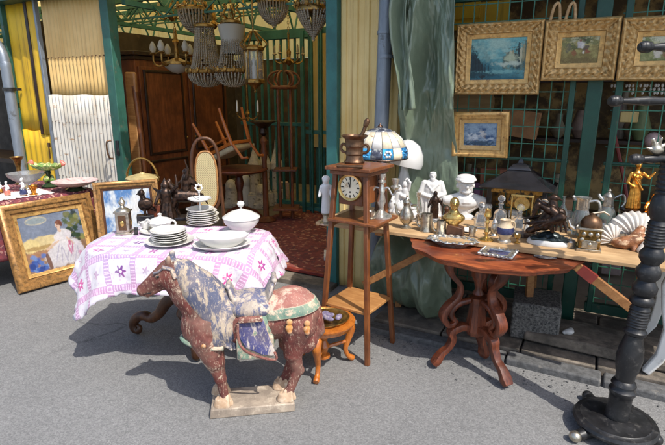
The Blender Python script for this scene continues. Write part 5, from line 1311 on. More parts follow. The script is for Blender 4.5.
b = thing('mortar', 'flared brown bronze mortar with two side knobs on top of the clock stand', 'mortar', p, R(-20))
MB().lathe([(.001, 0), (.062, 0), (.066, .01), (.056, .022), (.052, .05), (.057, .056), (.057, .064), (.053, .07), (.055, .1), (.06, .106), (.06, .114), (.057, .12), (.062, .15), (.08, .165), (.084, .172), (.078, .176), (.055, .15), (.045, .03), (.001, .02)], 36).build('body', M['mortar'], b)
for s in (-1, 1): MB().tube([(s * .054, 0, .112), (s * .08, 0, .116), (s * .09, 0, .09), (s * .078, 0, .07), (s * .053, 0, .066)], .009, 8).build('handle', M['mortar'], b)
b = thing('pestle', 'brown bronze pestle standing in the mortar', 'pestle', p)
MB().tube([(-.01, .0, .05), (.05, -.01, .19), (.07, -.012, .245)], [.018, .012, .012], 12).cap((.066, -.012, .235), (.075, -.012, .26), .016, .018).build('shaft', M['mortar'], b)
q = G(349, 168.5, ZC); b = MB().tube([q + V((-.07, .02, .012)), q + V((0, 0, .012)), q + V((.08, -.012, .012))], [.01, .007, .012], 8)
tag(b.build('small_tool', M['mortar'], None), 'small dark metal tool lying in front of the mortar on the clock stand', 'tool')

# ================================================================== round stool with oddments
STP = V((-.055, 2.8, 0)); t = thing('stool', 'carved honey-brown round stool with curved legs and a turned centre post beside the horse', 'stool', STP, 0)
SZ = .325
MB().lathe([(.001, SZ - .05), (.15, SZ - .05), (.17, SZ - .04), (.165, SZ - .022), (.19, SZ - .012), (.195, SZ), (.001, SZ)], 40).build('seat', M['honey'], t)
for k in range(3):
    a = R((-102, 24, 142)[k]); c, s = cos(a), sin(a)
    P_ = [(r_ * c, r_ * s, z_) for (r_, z_) in ((.135, SZ - .04), (.165, SZ - .06), (.187, .23), (.168, .16), (.15, .1), (.165, .05), (.19, .028), (.205, .02))]
    MB().tube(P_, [.02, .03, .029, .021, .016, .015, .02, .018], 10).build('leg', M['honey'], t)
    MB().tube([(.03 * c, .03 * s, .14), (.16 * c, .16 * s, .15)], [.012, .011], 8).build('stretcher', M['honey'], t)
MB().lathe([(.02, .06), (.04, .075), (.04, .09), (.02, .1), (.03, .13), (.038, .15), (.028, .17), (.02, .19), (.036, .21), (.034, .23), (.018, .25), (.03, .27), (.03, SZ - .04)], 20).build('centre_post', M['honey'], t)
ZS = SZ + .002
b = MB().grid(lambda u, v: V((.15 * (2 * u - 1) * sqrt(1 - .5 * (2 * v - 1) ** 2), .15 * (2 * v - 1) * sqrt(1 - .5 * (2 * u - 1) ** 2), .006 + .008 * mnoise.noise(V((u * 6, v * 6, 3))))), 20, 20)
tag(MB().lathe([(.001, .002), (.13, .002), (.155, .008), (.16, .014), (.164, .012), (.158, .002), (.13, -.001), (.001, -.001)], 40, (0, 0, 0), None, 1, .85).build('oval_tray', M['brass'], None, STP + V((0, 0, ZS + .002)), .4), 'oval brass tray lying on the round stool', 'tray')
b = MB()
for k in range(16): b.ell((random.uniform(-.09, .09), random.uniform(-.07, .05), .016 + random.uniform(0, .02)), (random.uniform(.02, .045), .02, .014), Matrix.Rotation(k * 1.1, 3, 'Z'))
tag(sculpt(b, 'mauve_cloth', M['ribbon'], None, .006, 2, STP + V((.01, -.01, ZS + .006))), 'crumpled mauve grey fabric lying in the brass tray on the stool', 'fabric')
b = thing('silver_holder', 'small silver cruet frame standing at the back of the round stool', 'cruet', STP + V((-.06, .09, ZS + .004)))
MB().box((0, 0, .008), (.08, .05, .012)).build('tray', M['silver'], b, bevel=.003)
for x in (-.03, .03): MB().tube([(x, 0, .01), (x, 0, .07), (x * .5, 0, .085), (x * .5, 0, .07)], .004, 6).build('post', M['silver'], b)

# ================================================================== plank trestle table
ZB = .79
ab = lambda px, py: AZ(G(px, py, ZB))
fl = ab(312, 223); fr = ab(665, 266)
nf = (fl[1] + fr[1]) / 2 + .0; aL, aR = fl[0], fr[0] + .5
t = fac('trestle_table', 'long bare plank table on trestles in front of the mesh gates', 'table')
n0 = .16; wpl = (nf - n0) / 3
for k in range(3):
    MB().box(((aL + aR) / 2 + random.uniform(-.02, .02), -(n0 + wpl * (k + .5)), ZB - .011), (aR - aL - random.uniform(0, .05), wpl - .006, .022), Matrix.Rotation(random.uniform(-.002, .002), 3, 'X')).build('plank', M['pine'], t, bevel=.003)
for a in (aL + .45, (aL + aR) / 2 + .1, aR - .55):
    for s in (0, 1):
        MB().beam((a - .0, -(n0 + .04 + s * .1), ZB - .05), (a + .02, -(n0 - .04 + s * .22), .065), .045, .03).build('leg', M['pined'], t)
    MB().box((a, -(n0 + nf) / 2, ZB - .042), (.05, nf - n0 - .16, .04)).build('bearer', M['pined'], t)
    MB().box((a + .01, -(n0 + .09), .32), (.03, .15, .04)).build('cross_rail', M['pined'], t)
q0, q1 = AZ(FP(364, 284, nf - .1)), AZ(FP(428, 251, nf - .1))
MB().beam((q0[0], -(nf - .1), q0[2]), (q1[0], -(nf - .1), q1[2]), .03, .045).build('brace', M['pined'], t, bevel=.003)
q0, q1 = AZ(FP(632, 308, nf - .02)), AZ(FP(575, 264, nf - .02))
br = MB().beam((q0[0], -(nf - .01), q0[2]), (q1[0], -(nf - .01), q1[2]), .03, .05).build('brace', M['pined'], t, bevel=.003)
d_ = V((q1[0] - q0[0], 0, q1[2] - q0[2])); c_ = V((q0[0], -(nf - .01), q0[2])) + d_ * .75
MB().beam(c_ - d_ * .1, c_ + d_ * .16, .036, .056).build('red_band', M['redp'], br)
tag(MB().box((0, 0, .0), (.3, .3, .26), Matrix.Rotation(.04, 3, 'X')).build('granite_block', M['granite'], None, F(AZ(G(533, 333, .07))[0], .3, .2), -FA + .1, bevel=.012), 'rough grey granite block under the plank table against the mesh gate', 'stone block')
tag(MB().prism([(-.45, 0), (.42, 0), (.4, .05), (-.05, .075), (-.44, .06)], .34).build('stone_slab', M['pave'], None, F(AZ(G(600, 350, .07))[0], .32, .07), -FA - .05, bevel=.012), 'broken pale stone slab lying on the kerb beside the granite block', 'stone slab')
tag(sculpt(MB().ell((0, 0, .018), (.034, .026, .02)).ell((.02, .01, .02), (.02, .018, .018)).ell((-.025, .01, .012), (.018, .016, .014)), 'white_lump', M['marble'], None, .005, 1, G(569, 334, .14), .3), 'small white plaster lump on the broken stone slab', 'rubble')

# ================================================================== round scalloped table
RC = V((.96, 2.87, 0)); t = thing('scalloped_table', 'red mahogany oval table with scalloped edge on four scrolled legs', 'table', RC, R(-26))
RZ = .762
sw_ = lambda a, z: 1 + .022 * cos(a * 12) + .012 * cos(a * 4)
MB().lathe([(.001, RZ - .03), (.42, RZ - .03), (.455, RZ - .045), (.478, RZ - .036), (.482, RZ - .02), (.5, RZ - .012), (.502, RZ - .003), (.49, RZ), (.001, RZ)], 120, (0, 0, 0), None, .98, .76, sw_).build('tabletop', M['mahogt'], t)
MB().lathe([(.3, RZ - .075), (.31, RZ - .03), (.001, RZ - .03)], 40, (0, 0, 0), None, 1, .8).build('apron', M['mahog'], t)
PC = V((-.05, -.06, 0))
MB().lathe([(.001, .2), (.05, .21), (.065, .24), (.06, .3), (.045, .42), (.055, .46), (.001, .47)], 10, PC).build('pedestal', M['mahog'], t, angle=25)
MB().lathe([(.02, .46), (.035, .48), (.02, .51), (.03, .56), (.05, .6), (.05, .69)], 16, PC).build('spindle', M['mahog'], t)
inv = Matrix.Rotation(R(26), 3, 'Z')
feet = [inv @ (G(433, 368) - RC) - PC, inv @ (G(508, 390) - RC) - PC, inv @ (G(484, 360) - RC) - PC, V((.02, .34, 0))]
for f in feet:
    L = V((f.x, f.y, 0)).length; u_ = V((f.x / L, f.y / L, 0))
    prof = ((.18, .7), (.2, .66), (.17, .6), (.12, .54), (.13, .47), (.19, .41), (.22, .35), (.185, .29), (.14, .3), (.15, .335))
    MB().tube([PC + u_ * r_ + V((0, 0, z_)) for (r_, z_) in prof], [.033, .033, .026, .023, .028, .033, .034, .027, .02, .016], 16, .6, True).build('upper_scroll', M['mahog'], t)
    k = L / .36
    prof = ((.05, .26), (.1, .27), (.16, .24), (.2 * k, .19), (.24 * k, .13), (.29 * k, .1), (.33 * k, .055), (.36 * k, .028))
    lg = MB().tube([PC + u_ * r_ + V((0, 0, z_)) for (r_, z_) in prof], [.031, .034, .034, .029, .025, .028, .035, .027], 16, .66, True).build('leg', M['mahog'], t)
    MB().tube([PC + u_ * .05 + V((0, 0, .44)), PC + u_ * .13 + V((0, 0, .42)), PC + u_ * .17 + V((0, 0, .36)), PC + u_ * .13 + V((0, 0, .3))], [.02, .024, .022, .016], 10).build('scroll', M['mahog'], lg)
ZR = RZ + .001
b = thing('silver_dish', 'frilled silver dish lying at the left of the scalloped table', 'dish', G(452, 245, ZR), R(-22))
MB().lathe([(.001, .006), (.05, .008), (.09, .014), (.12, .03), (.15, .038), (.152, .034), (.12, .022), (.09, 0), (.001, 0)], 132, (0, 0, 0), None, 1, .6, lambda a, z: 1 + (.06 * cos(a * 11) + .02 * cos(a * 29) if z > .012 else .012 * cos(a * 22))).build('dish', M['silver'], b)
bb = MB()
for k in range(22): a = k * 2 * pi / 22; bb.ell((.138 * cos(a), .083 * sin(a), .038), (.014, .012, .007), seg=8, rings=5)
bb.build('rim_shells', M['silver'], b)
t2 = thing('photo_frame', 'small silver beaded photo frame lying face up on the scalloped table', 'picture frame', G(498, 253.5, ZR + .003), R(-32))
m_ = moulding(.115, .085, [(0, 0), (0, .006), (.006, .011), (.028, .013), (.036, .008), (.036, 0)], .004)
m_.v = [V((p.x, p.z, -p.y)) for p in m_.v]; m_.build('frame', M['silver'], t2)
MB().box((0, 0, .003), (.118, .088, .004)).build('picture', M['steind'], t2)
bb = MB()
for k in range(34):
    a = 2 * pi * k / 34; x = max(-.092, min(.092, .14 * cos(a))); y = max(-.077, min(.077, .12 * sin(a))); bb.ell((x, y, .009), .0085, seg=8, rings=5)
bb.build('beads', M['silver'], t2)
tag(MB().lathe([(.001, 0), (.05, 0), (.055, .002), (.001, .0035)], 24, (0, 0, 0), None, 1.1, .7).build('porcelain_plaque', M['stain_dark'], None, G(545, 257, ZR + .002), -.4), 'flat oval blue-grey plaque at the right end of the scalloped table', 'plaque')

# ================================================================== goods on the plank table
def onB(px, py): return G(px, py, ZB + .001)
def lathe_thing(name, label, cat, p, parts, rz=0.0, group=None):
    t = thing(name, label, cat, p, rz, group)
    for (nm, prof, m_) in parts: MB().lathe(prof, 28).build(nm, M[m_], t)
    return t
# candelabrum on the clock stand shelf
b = thing('candelabrum', 'three-light silver candelabrum on the middle shelf of the clock stand', 'candelabrum', G(381, 217, .91), R(-14))
b.scale = (1.25, 1.25, 1.25)
MB().lathe([(.001, 0), (.055, 0), (.055, .008), (.03, .02), (.014, .035), (.012, .05), (.022, .08), (.014, .12), (.017, .14), (.012, .15), (.012, .17), (.02, .176), (.02, .185), (.012, .19), (.018, .205), (.02, .22), (.015, .22), (.001, .205)], 24).build('stem', M['silver'], b)
for s in (-1, 1):
    ar = MB().tube([(0, 0, .14), (s * .03, 0, .15), (s * .045, 0, .13), (s * .055, 0, .115), (s * .068, 0, .13), (s * .068, 0, .15)], .006, 8).build('arm', M['silver'], b)
    MB().lathe([(.008, .14), (.024, .155), (.024, .16), (.012, .165), (.016, .182), (.02, .196), (.014, .196), (.001, .185)], 18, (s * .068, 0, 0)).build('candle_cup', M['silver'], ar)
q = G(371, 219, .91); lathe_thing('silver_cup', 'small dark silver cup beside the candelabrum on the clock stand shelf', 'cup', q, [('body', [(.001, 0), (.02, 0), (.022, .006), (.014, .012), (.024, .03), (.026, .05), (.022, .05), (.001, .02)], 'pewter')])
# two glass lamps behind
b = thing('stained_lamp', 'table lamp with a domed blue and cream stained glass shade behind the mortar', 'lamp', onB(378, 216), 0)
MB().lathe([(.001, 0), (.08, 0), (.085, .015), (.03, .04), (.02, .12), (.035, .2), (.018, .28), (.014, .61)], 20).build('base', M['bronze'], b)
zt, rb_ = .5, .2
pr = [(rb_, .43), (rb_ * 1.02, .46), (rb_ * .95, .51), (rb_ * .77, .57), (rb_ * .5, .615), (rb_ * .22, .635), (.02, .643)]
def band(i0, i1, m_, nm, seg=24):
    return MB().lathe(pr[i0:i1 + 1], 48).build(nm, M[m_], b, thick=.004)
def open_lathe(prof, a0, a1, n=6):
    return MB().grid(lambda u, v: (lambda r_, z_: V((r_ * cos(a0 + (a1 - a0) * u), r_ * sin(a0 + (a1 - a0) * u), z_)))(*[prof[min(len(prof) - 1, int(v * (len(prof) - 1) + 1e-6))][k] for k in (0, 1)]), n, len(prof) - 1)
for k in range(16):
    a0 = 2 * pi * k / 16
    open_lathe(pr[0:3], a0 + .008, a0 + 2 * pi / 16 - .008).build('lower_panel', M[('stain_blue', 'stain_cream', 'stain_blue', 'stain_dark')[k % 4]], b, thick=.004)
    open_lathe(pr[2:5], a0 + .008, a0 + 2 * pi / 16 - .008).build('upper_panel', M[('stain_cream', 'opal')[k % 2]], b, thick=.004)
    f_ = MB()
    for j in range(6):
        am = a0 + pi / 16; r_ = rb_ * 1.005
        if k % 2 == 0: f_.ell((r_ * cos(am + .1 * cos(j * pi / 3)), r_ * sin(am + .1 * cos(j * pi / 3)), .472 + .018 * sin(j * pi / 3)), (.011, .011, .009), seg=8, rings=6)
    if k % 2 == 0: f_.build('glass_flower', M['stain_blue'] if k % 4 else M['opal'], b)
open_lathe(pr[4:7], 0, 2 * pi, 48).build('crown_panel', M['stain_dark'], b, thick=.004)
MB().tube([(rb_ * 1.005 * cos(a), rb_ * 1.005 * sin(a), .43) for a in [i * 2 * pi / 40 for i in range(41)]], .005, 6).build('rim', M['bronze'], b)
MB().lathe([(.022, .64), (.016, .652), (.006, .662), (.001, .672)], 14).build('finial', M['bronze'], b)
b = thing('white_lamp', 'white glass table lamp with a tilted opal shade behind the stained glass lamp', 'lamp', onB(403, 209), 0)
MB().lathe([(.001, 0), (.07, 0), (.07, .02), (.045, .05), (.04, .2), (.045, .24), (.03, .3), (.02, .36)], 28).build('base', M['opal'], b)
MB().lathe([(.13, 0), (.135, .035), (.122, .1), (.085, .16), (.03, .19), (.001, .192)], 44, (.0, .0, .345), Matrix.Rotation(R(12), 3, 'Y')).build('shade', M['opal'], b, thick=.004)

# white porcelain pair
m = MB().cap((-.03, 0, .03), (-.03, 0, .1), .05, .03).cap((-.03, 0, .1), (-.025, 0, .15), .03, .03).ell((-.02, -.01, .19), (.022, .023, .027)).cap((.035, 0, .03), (.03, 0, .11), .05, .03).cap((.03, 0, .12), (.025, 0, .18), .028, .03).ell((.022, -.012, .22), (.021, .022, .026)).cap((.05, -.01, .18), (.06, -.03, .24), .013, .01).cap((.06, -.03, .24), (.04, -.02, .265), .01, .008).cap((-.055, 0, .14), (-.07, -.03, .1), .014, .01).cap((0, -.03, .14), (.03, -.035, .13), .014, .01).ell((0, -.045, .05), (.04, .03, .035)).ell((.06, -.02, .05), (.035, .03, .04)).ell((-.065, -.01, .06), (.03, .03, .05)).cap((.025, 0, .235), (.03, 0, .265), .014, .004)
for k in range(14): a = k * .45; m.cap((.085 * cos(a), .06 * sin(a), .015), (.04 * cos(a + .3), .03 * sin(a + .3), .1), .014, .006)
t = thing('porcelain_couple', 'white porcelain group of two embracing figures between the white lamp and the silver coffee pot', 'figurine', onB(401, 213), R(-10))
sculpt(m, 'figures', M['biscuit'], t, .0034, 1); MB().lathe([(.001, 0), (.09, 0), (.09, .012), (.08, .018), (.001, .018)], 32, (0, 0, 0), None, 1, .75).build('base', M['biscuit'], t)
# silver coffee pot
t = thing('coffee_pot', 'tall silver baluster pot at the front left of the plank table', 'pot', onB(406, 228), R(-30))
MB().lathe([(.001, 0), (.034, 0), (.036, .006), (.02, .016), (.018, .024), (.04, .05), (.05, .075), (.046, .1), (.03, .13), (.022, .15), (.024, .17), (.027, .178), (.001, .178)], 32).build('body', M['pewter'], t)
MB().lathe([(.028, .176), (.024, .19), (.01, .2), (.005, .21), (.009, .218), (.001, .226)], 24).build('lid', M['pewter'], t)
MB().tube([(.03, 0, .155), (.07, 0, .165), (.085, 0, .12), (.07, 0, .075), (.045, 0, .065)], .006, 8).build('handle', M['pewter'], t)
MB().tube([(-.044, 0, .08), (-.07, 0, .1), (-.075, 0, .14), (-.09, 0, .16)], [.013, .01, .008, .008], 8).build('spout', M['pewter'], t)
def tankard(label, p, r, h, rz):
    t = thing('tankard', label, 'tankard', p, rz, 'tankards at the front of the plank table')
    MB().lathe([(.001, 0), (r, 0), (r, .006), (r * .92, .012), (r * .86, h * .5), (r * .88, h * .54), (r * .84, h), (r * .78, h), (r * .8, .02), (.001, .02)], 28).build('body', M['pewter'], t)
    MB().tube([(r * .84, 0, h * .86), (r * 1.5, 0, h * .88), (r * 1.6, 0, h * .5), (r * 1.2, 0, h * .22), (r * .88, 0, h * .2)], .006, 8).build('handle', M['pewter'], t)
tankard('larger pewter tankard in front of the bearded white statue', onB(426, 231), .042, .118, R(150))
tankard('smaller pewter tankard just left of the brown block with the gilt bust', onB(441, 234), .034, .09, R(160))
lathe_thing('glass_salt', 'tiny glass salt in front of the dark bronze figure', 'salt', onB(420, 222), [('body', [(.001, 0), (.02, 0), (.024, .02), (.018, .05), (.012, .06), (.014, .07), (.001, .07)], 'glass')])
# bearded statue
def robed(H_):
    m = MB(); s = H_
    m.lathe([(.19 * s, 0), (.2 * s, .03 * s), (.17 * s, .2 * s), (.155 * s, .4 * s), (.17 * s, .6 * s), (.16 * s, .72 * s), (.1 * s, .79 * s), (.05 * s, .82 * s)], 24, (0, 0, 0), None, 1, .72)
    m.cap((0, 0, .78 * s), (0, -.01 * s, .86 * s), .05 * s).ell((0, -.015 * s, .9 * s), (.065 * s, .075 * s, .085 * s)).ell((0, -.085 * s, .89 * s), (.014 * s, .02 * s, .024 * s)).ell((0, -.06 * s, .82 * s), (.045 * s, .04 * s, .07 * s)).ell((0, -.02 * s, .955 * s), (.06 * s, .065 * s, .035 * s))
    for q in (-1, 1):
        m.cap((q * .14 * s, 0, .74 * s), (q * .21 * s, -.02 * s, .5 * s), .06 * s, .055 * s).cap((q * .21 * s, -.02 * s, .5 * s), (q * .07 * s, -.13 * s, .45 * s), .05 * s, .035 * s).ell((q * .055 * s, -.145 * s, .45 * s), (.032 * s, .03 * s, .03 * s))
        m.cap((q * .19 * s, -.03 * s, .5 * s), (q * .17 * s, -.07 * s, .2 * s), .05 * s, .015 * s); m.ell((q * .025 * s, -.075 * s, .92 * s), .014 * s)
    for k in range(9):
        a = -pi * (k + .5) / 9; m.cap((.17 * s * cos(a), .12 * s * sin(a), .5 * s), (.19 * s * cos(a + .1), .14 * s * sin(a + .1), .03 * s), .016 * s, .026 * s)
    m.cap((-.1 * s, -.09 * s, .72 * s), (.05 * s, -.14 * s, .5 * s), .02 * s, .02 * s).cap((.1 * s, -.09 * s, .72 * s), (-.02 * s, -.13 * s, .58 * s), .02 * s, .02 * s)
    return m
t = thing('white_statue', 'white statue of a bearded robed man in front of the tarpaulin', 'statue', onB(433, 214) + NO * .05, R(-8))
t.scale = (1.28, 1.12, 1.05)
sculpt(robed(.315), 'figure', M['plaster'], t, .0034, 1)
MB().box((0, 0, .008), (.13, .1, .016)).build('base', M['plaster'], t, bevel=.003)
m = MB().cap((-.012, 0, .03), (-.012, 0, .1), .014, .016).cap((.014, 0, .03), (.012, 0, .1), .014, .016).cap((0, 0, .1), (0, 0, .16), .02, .026).ell((0, 0, .2), (.016, .018, .022)).cap((.028, 0, .16), (.05, -.02, .12), .01, .008).cap((-.028, 0, .16), (-.045, -.01, .11), .01, .008).cap((.05, -.03, .03), (.045, -.02, .17), .006, .005).cap((0, .02, .16), (.0, .03, .04), .028, .03)
t = thing('bronze_figure', 'small dark bronze figure with a staff in front of the bearded white statue', 'figurine', onB(434, 222), R(-5))
sculpt(m, 'figure', M['bronze'], t, .0035, 2); MB().lathe([(.001, 0), (.042, 0), (.04, .02), (.036, .03), (.001, .03)], 20).build('base', M['silver'], t)
# bust with a flat cap
m = MB().cap((-.1, .01, .092), (0, 0, .118), .034, .045).cap((.1, .01, .092), (0, 0, .118), .034, .045).cap((0, 0, .02), (0, 0, .09), .034, .07).ell((0, -.01, .085), (.085, .055, .055)).cap((-.07, 0, .08), (-.02, -.01, .03), .035, .03).cap((.07, 0, .08), (.02, -.01, .03), .035, .03).cap((0, 0, .11), (0, -.005, .175), .04, .036).ell((0, -.01, .205), (.044, .053, .056)).ell((0, -.062, .2), (.01, .014, .017)).ell((0, -.05, .178), (.02, .016, .008)).ell((0, -.045, .163), (.026, .022, .018)).ell((.047, 0, .2), (.008, .014, .018)).ell((-.047, 0, .2), (.008, .014, .018)).cap((-.028, -.048, .218), (.028, -.048, .218), .01)
for s in (-1, 1): m.ell((s * .018, -.052, .207), .007)
t = thing('white_bust', 'large white plaster bust of a man in a flat cap', 'bust', onB(464, 217) + NO * .02, R(-4))
t.scale = (1.2, 1.1, 1.02)
for s in (-1, 1): m.cap((s * .012, -.045, .075), (s * .05, -.03, .112), .007).cap((s * .026, -.035, .19), (s * .03, -.03, .165), .012, .01)
sculpt(m, 'bust', M['plaster'], t, .0032, 1, (0, 0, .03))
c_ = MB().ell((0, -.004, .245), (.062, .068, .024)).ell((0, 0, .258), (.056, .06, .024)).ell((0, -.06, .238), (.04, .03, .008)).lathe([(.05, .222), (.052, .245), (.001, .245)], 24)
sculpt(c_, 'cap', M['plaster'], t, .0032, 1, (0, 0, .03))
MB().lathe([(.001, 0), (.06, 0), (.06, .015), (.04, .028), (.038, .06), (.001, .06)], 28).build('socle', M['plaster'], t)
# gilt bust on brown block
p = onB(455, 235)
b = MB().prism([(-.055, 0), (.055, 0), (.05, .055), (-.035, .07), (-.05, .06)], .07)
tag(b.build('wooden_block', M['walnut'], None, p, R(-24), bevel=.004), 'brown wooden block under the gilt bust at the front of the plank table', 'block')
m = MB().cap((-.036, 0, .032), (.036, 0, .032), .018).ell((0, 0, .03), (.052, .03, .032)).cap((0, 0, .012), (0, 0, .055), .03, .026).cap((0, 0, .05), (0, 0, .085), .017).ell((0, -.004, .105), (.024, .028, .031)).ell((0, -.033, .104), (.006, .008, .009)).ell((0, -.024, .088), (.014, .01, .012))
t = thing('gilt_bust', 'small gilt bust of a bald man on a brown wooden block', 'bust', p + V((-.01, .02, .066)), R(-10))
t.scale = (1.3, 1.3, 1.3)
sculpt(m, 'bust', M['brassl'], t, .0035, 2)
# candlestick
lathe_thing('brass_candlestick', 'bright brass candlestick at the front edge between the gilt bust and the stoneware jug', 'candlestick', onB(486, 240), [('stem', [(.001, 0), (.045, 0), (.045, .006), (.03, .014), (.012, .022), (.009, .04), (.016, .055), (.01, .07), (.008, .1), (.014, .115), (.009, .13), (.012, .14)], 'brassl'), ('candle_cup', [(.012, .14), (.022, .15), (.02, .165), (.016, .185), (.021, .195), (.015, .195), (.001, .17)], 'brassl')])
# stoneware jug
t = thing('stoneware_jug', 'beige and cobalt stoneware jug with a silver foot at the front of the plank table', 'jug', onB(504, 242), R(20))
MB().lathe([(.001, 0), (.04, 0), (.04, .01), (.028, .02), (.03, .028)], 28).build('foot', M['silver'], t)
MB().lathe([(.03, .026), (.045, .05), (.05, .075), (.046, .1), (.032, .115), (.03, .135), (.033, .14), (.027, .14), (.001, .1)], 28).build('body', M['steinb'], t)
MB().lathe([(.0465, .056), (.0515, .074), (.0475, .095)], 28).build('cobalt_band', M['steind'], t, thick=.002)
MB().tube([(.03, 0, .125), (.06, 0, .12), (.07, 0, .09), (.048, 0, .06)], .006, 8).build('handle', M['steinb'], t)
# tantalus frame and decanters
def decanter(label, p, h=.2, sq=True, rz=0.0):
    t = thing('decanter', label, 'decanter', p, rz, 'cut glass decanters on the plank table')
    r = .042
    MB().lathe([(.001, 0), (r * 1.3, 0), (r * 1.32, .01), (r * 1.28, h * .5), (r * 1.1, h * .58), (r * .45, h * .64), (r * .42, h * .74), (r * .6, h * .78), (r * .3, h * .78), (r * .28, h * .6), (r * .8, h * .5), (r * 1.0, .02), (.001, .02)], 4 if sq else 20, (0, 0, 0), Matrix.Rotation(pi / 4, 3, 'Z')).build('bottle', M['glass'], t, bevel=.004)
    MB().lathe([(.001, h * .7), (r * .25, h * .72), (r * .3, h * .8), (r * .22, h * .83)], 14).ell((0, 0, h * .92), r * .55, None, 14, 10).build('stopper', M['glass'], t)
decanter('square cut glass decanter left of the tantalus handle in front of the black pagoda', onB(499, 231), .235, True, R(-25))
decanter('square cut glass decanter right of the tantalus handle behind the eagle', onB(541, 236), .235, True, R(-28))
decanter('square cut glass decanter in the middle of the tantalus frame', onB(518, 236), .2, True, R(-28))
decanter('low square glass decanter between the white bust and the brass candlestick', onB(480, 228), .17, True, R(-20))
t = thing('tantalus', 'gilt tantalus frame with a tall square handle around the decanters', 'tantalus', onB(519, 235), R(-28))
MB().box((0, 0, .012), (.32, .11, .022)).build('tray', M['walnut'], t, bevel=.003)
for x in (-.06, .06): MB().beam((x, 0, .02), (x, 0, .25), .012, .008).build('post', M['brassl'], t, bevel=.001)
MB().box((0, 0, .252), (.136, .014, .014)).build('handle', M['brassl'], t, bevel=.002)
MB().lathe([(.035, -.004), (.045, -.006), (.045, .006), (.035, .004)], 24, (0, .01, .2), Matrix.Rotation(pi / 2, 3, 'X')).build('badge', M['brassl'], t)
# black lacquer pagoda
t = thing('pagoda_box', 'black lacquer pagoda-shaped cabinet with a curved roof against the mesh gate', 'cabinet', onB(521, 222) + V((.0, .1, 0)), -FA)
t.scale = (1.2, 1.0, 1.0)
for (x) in (-.15, .15): MB().box((x, 0, .12), (.03, .2, .24)).build('side', M['lacq'], t, bevel=.003)
MB().box((0, .09, .12), (.27, .02, .24)).build('back', M['lacqgold'], t)
MB().box((0, 0, .01), (.36, .24, .02)).box((0, 0, .235), (.34, .22, .02)).build('frame', M['lacq'], t, bevel=.003)
MB().prism([(-.14, .0), (.14, .0), (.14, .03), (.07, .05), (0, .056), (-.07, .05), (-.14, .03)], .014).build('gilt_apron', M['lacqgold'], t, (0, -.1, .2))
MB().lathe([(.275, .24), (.285, .247), (.27, .255), (.17, .3), (.1, .345), (.085, .352), (.09, .36), (.06, .39), (.02, .402), (.02, .41), (.014, .425), (.001, .435)], 4, (0, 0, 0), Matrix.Rotation(pi / 4, 3, 'Z'), 1.0, 1.0).build('roof', M['lacq'], t, bevel=.006)
MB().lathe([(.04, 0), (.05, .01), (.05, .06), (.04, .075), (.001, .075)], 24, (0, .03, .1)).lathe([(.03, -.005), (.05, 0), (.03, .005)], 24, (0, -.02, .13), Matrix.Rotation(pi / 2, 3, 'X')).build('gilt_ornament', M['lacqgold'], t)
# eagle
t = thing('bronze_eagle', 'dark bronze eagle with folded wings on a rocky mound and white marble base', 'statue', onB(549, 244), R(-22))
t.scale = (1.08, 1.05, 1.0)
MB().lathe([(.001, 0), (.115, 0), (.118, .006), (.112, .024), (.105, .03), (.001, .03)], 48, (0, 0, 0), None, 1, .55).build('marble_base', M['marble'], t)
m = MB()
for k in range(16): m.ell((random.uniform(-.08, .08), random.uniform(-.035, .035), .035), (.028, .022, random.uniform(.012, .024)), Matrix.Rotation(k, 3, 'Z'))
m.box((0, 0, .035), (.19, .09, .012)).ell((.0, 0, .05), (.06, .035, .03))
sculpt(m, 'rock', M['bronzeg'], t, .005, 1)
m = MB().cap((-.035, 0, .11), (.0, 0, .19), .042, .04).cap((.0, 0, .2), (-.004, 0, .25), .032, .022).ell((.0, 0, .268), (.027, .022, .022)).cap((.02, 0, .268), (.042, 0, .256), .011, .003).cap((-.05, 0, .095), (-.11, 0, .06), .026, .018).cap((0, -.018, .1), (.01, -.02, .07), .016, .01).cap((0, .018, .1), (.01, .02, .07), .016, .01)
for s in (-1, 1):
    m.cap((-.01, s * .035, .205), (.05, s * .06, .16), .026, .02).cap((.04, s * .06, .17), (-.07, s * .05, .1), .03, .018).cap((-.02, s * .04, .2), (-.075, s * .06, .235), .022, .01).cap((-.075, s * .06, .235), (-.1, s * .06, .16), .016, .007)
    for k in range(9): m.cap((.055 - k * .013, s * .066, .165 - k * .003), (.075 - k * .027, s * .07, .085 + .004 * k), .011, .005)
sculpt(m, 'eagle', M['bronze'], t, .0026, 0, (0, 0, .012))
# silver jugs
t = thing('claret_jug', 'tall claret jug with glass body, silver collar and looped handle, right of two', 'jug', onB(604, 232), R(-15), 'claret jugs at the back of the plank table')
MB().lathe([(.001, 0), (.04, 0), (.042, .008), (.05, .06), (.056, .1), (.05, .14), (.032, .175)], 28).build('glass_body', M['glassp'], t)
MB().lathe([(.033, .172), (.036, .18), (.03, .21), (.036, .235), (.03, .24), (.001, .24)], 28).build('collar', M['silver'], t)
MB().lathe([(.034, .24), (.02, .256), (.008, .264), (.012, .275), (.001, .286)], 20).build('lid', M['silver'], t)
MB().tube([(.03, 0, .225), (.08, 0, .25), (.095, 0, .2), (.07, 0, .15), (.085, 0, .11), (.05, 0, .08)], .007, 8).build('handle', M['silver'], t)
MB().tube([(-.03, 0, .21), (-.055, 0, .235), (-.06, 0, .25)], [.014, .01, .008], 8).build('spout', M['silver'], t)
t = thing('claret_jug', 'silver topped glass claret jug with a broad square mouth, left of two', 'jug', onB(579, 234), R(-25), 'claret jugs at the back of the plank table')
MB().lathe([(.001, 0), (.045, 0), (.048, .01), (.055, .06), (.05, .12), (.036, .165)], 28).build('glass_body', M['glassp'], t)
MB().lathe([(.037, .16), (.04, .17), (.038, .22), (.048, .236), (.05, .24), (.036, .24), (.03, .17), (.001, .165)], 28).build('collar', M['silver'], t)
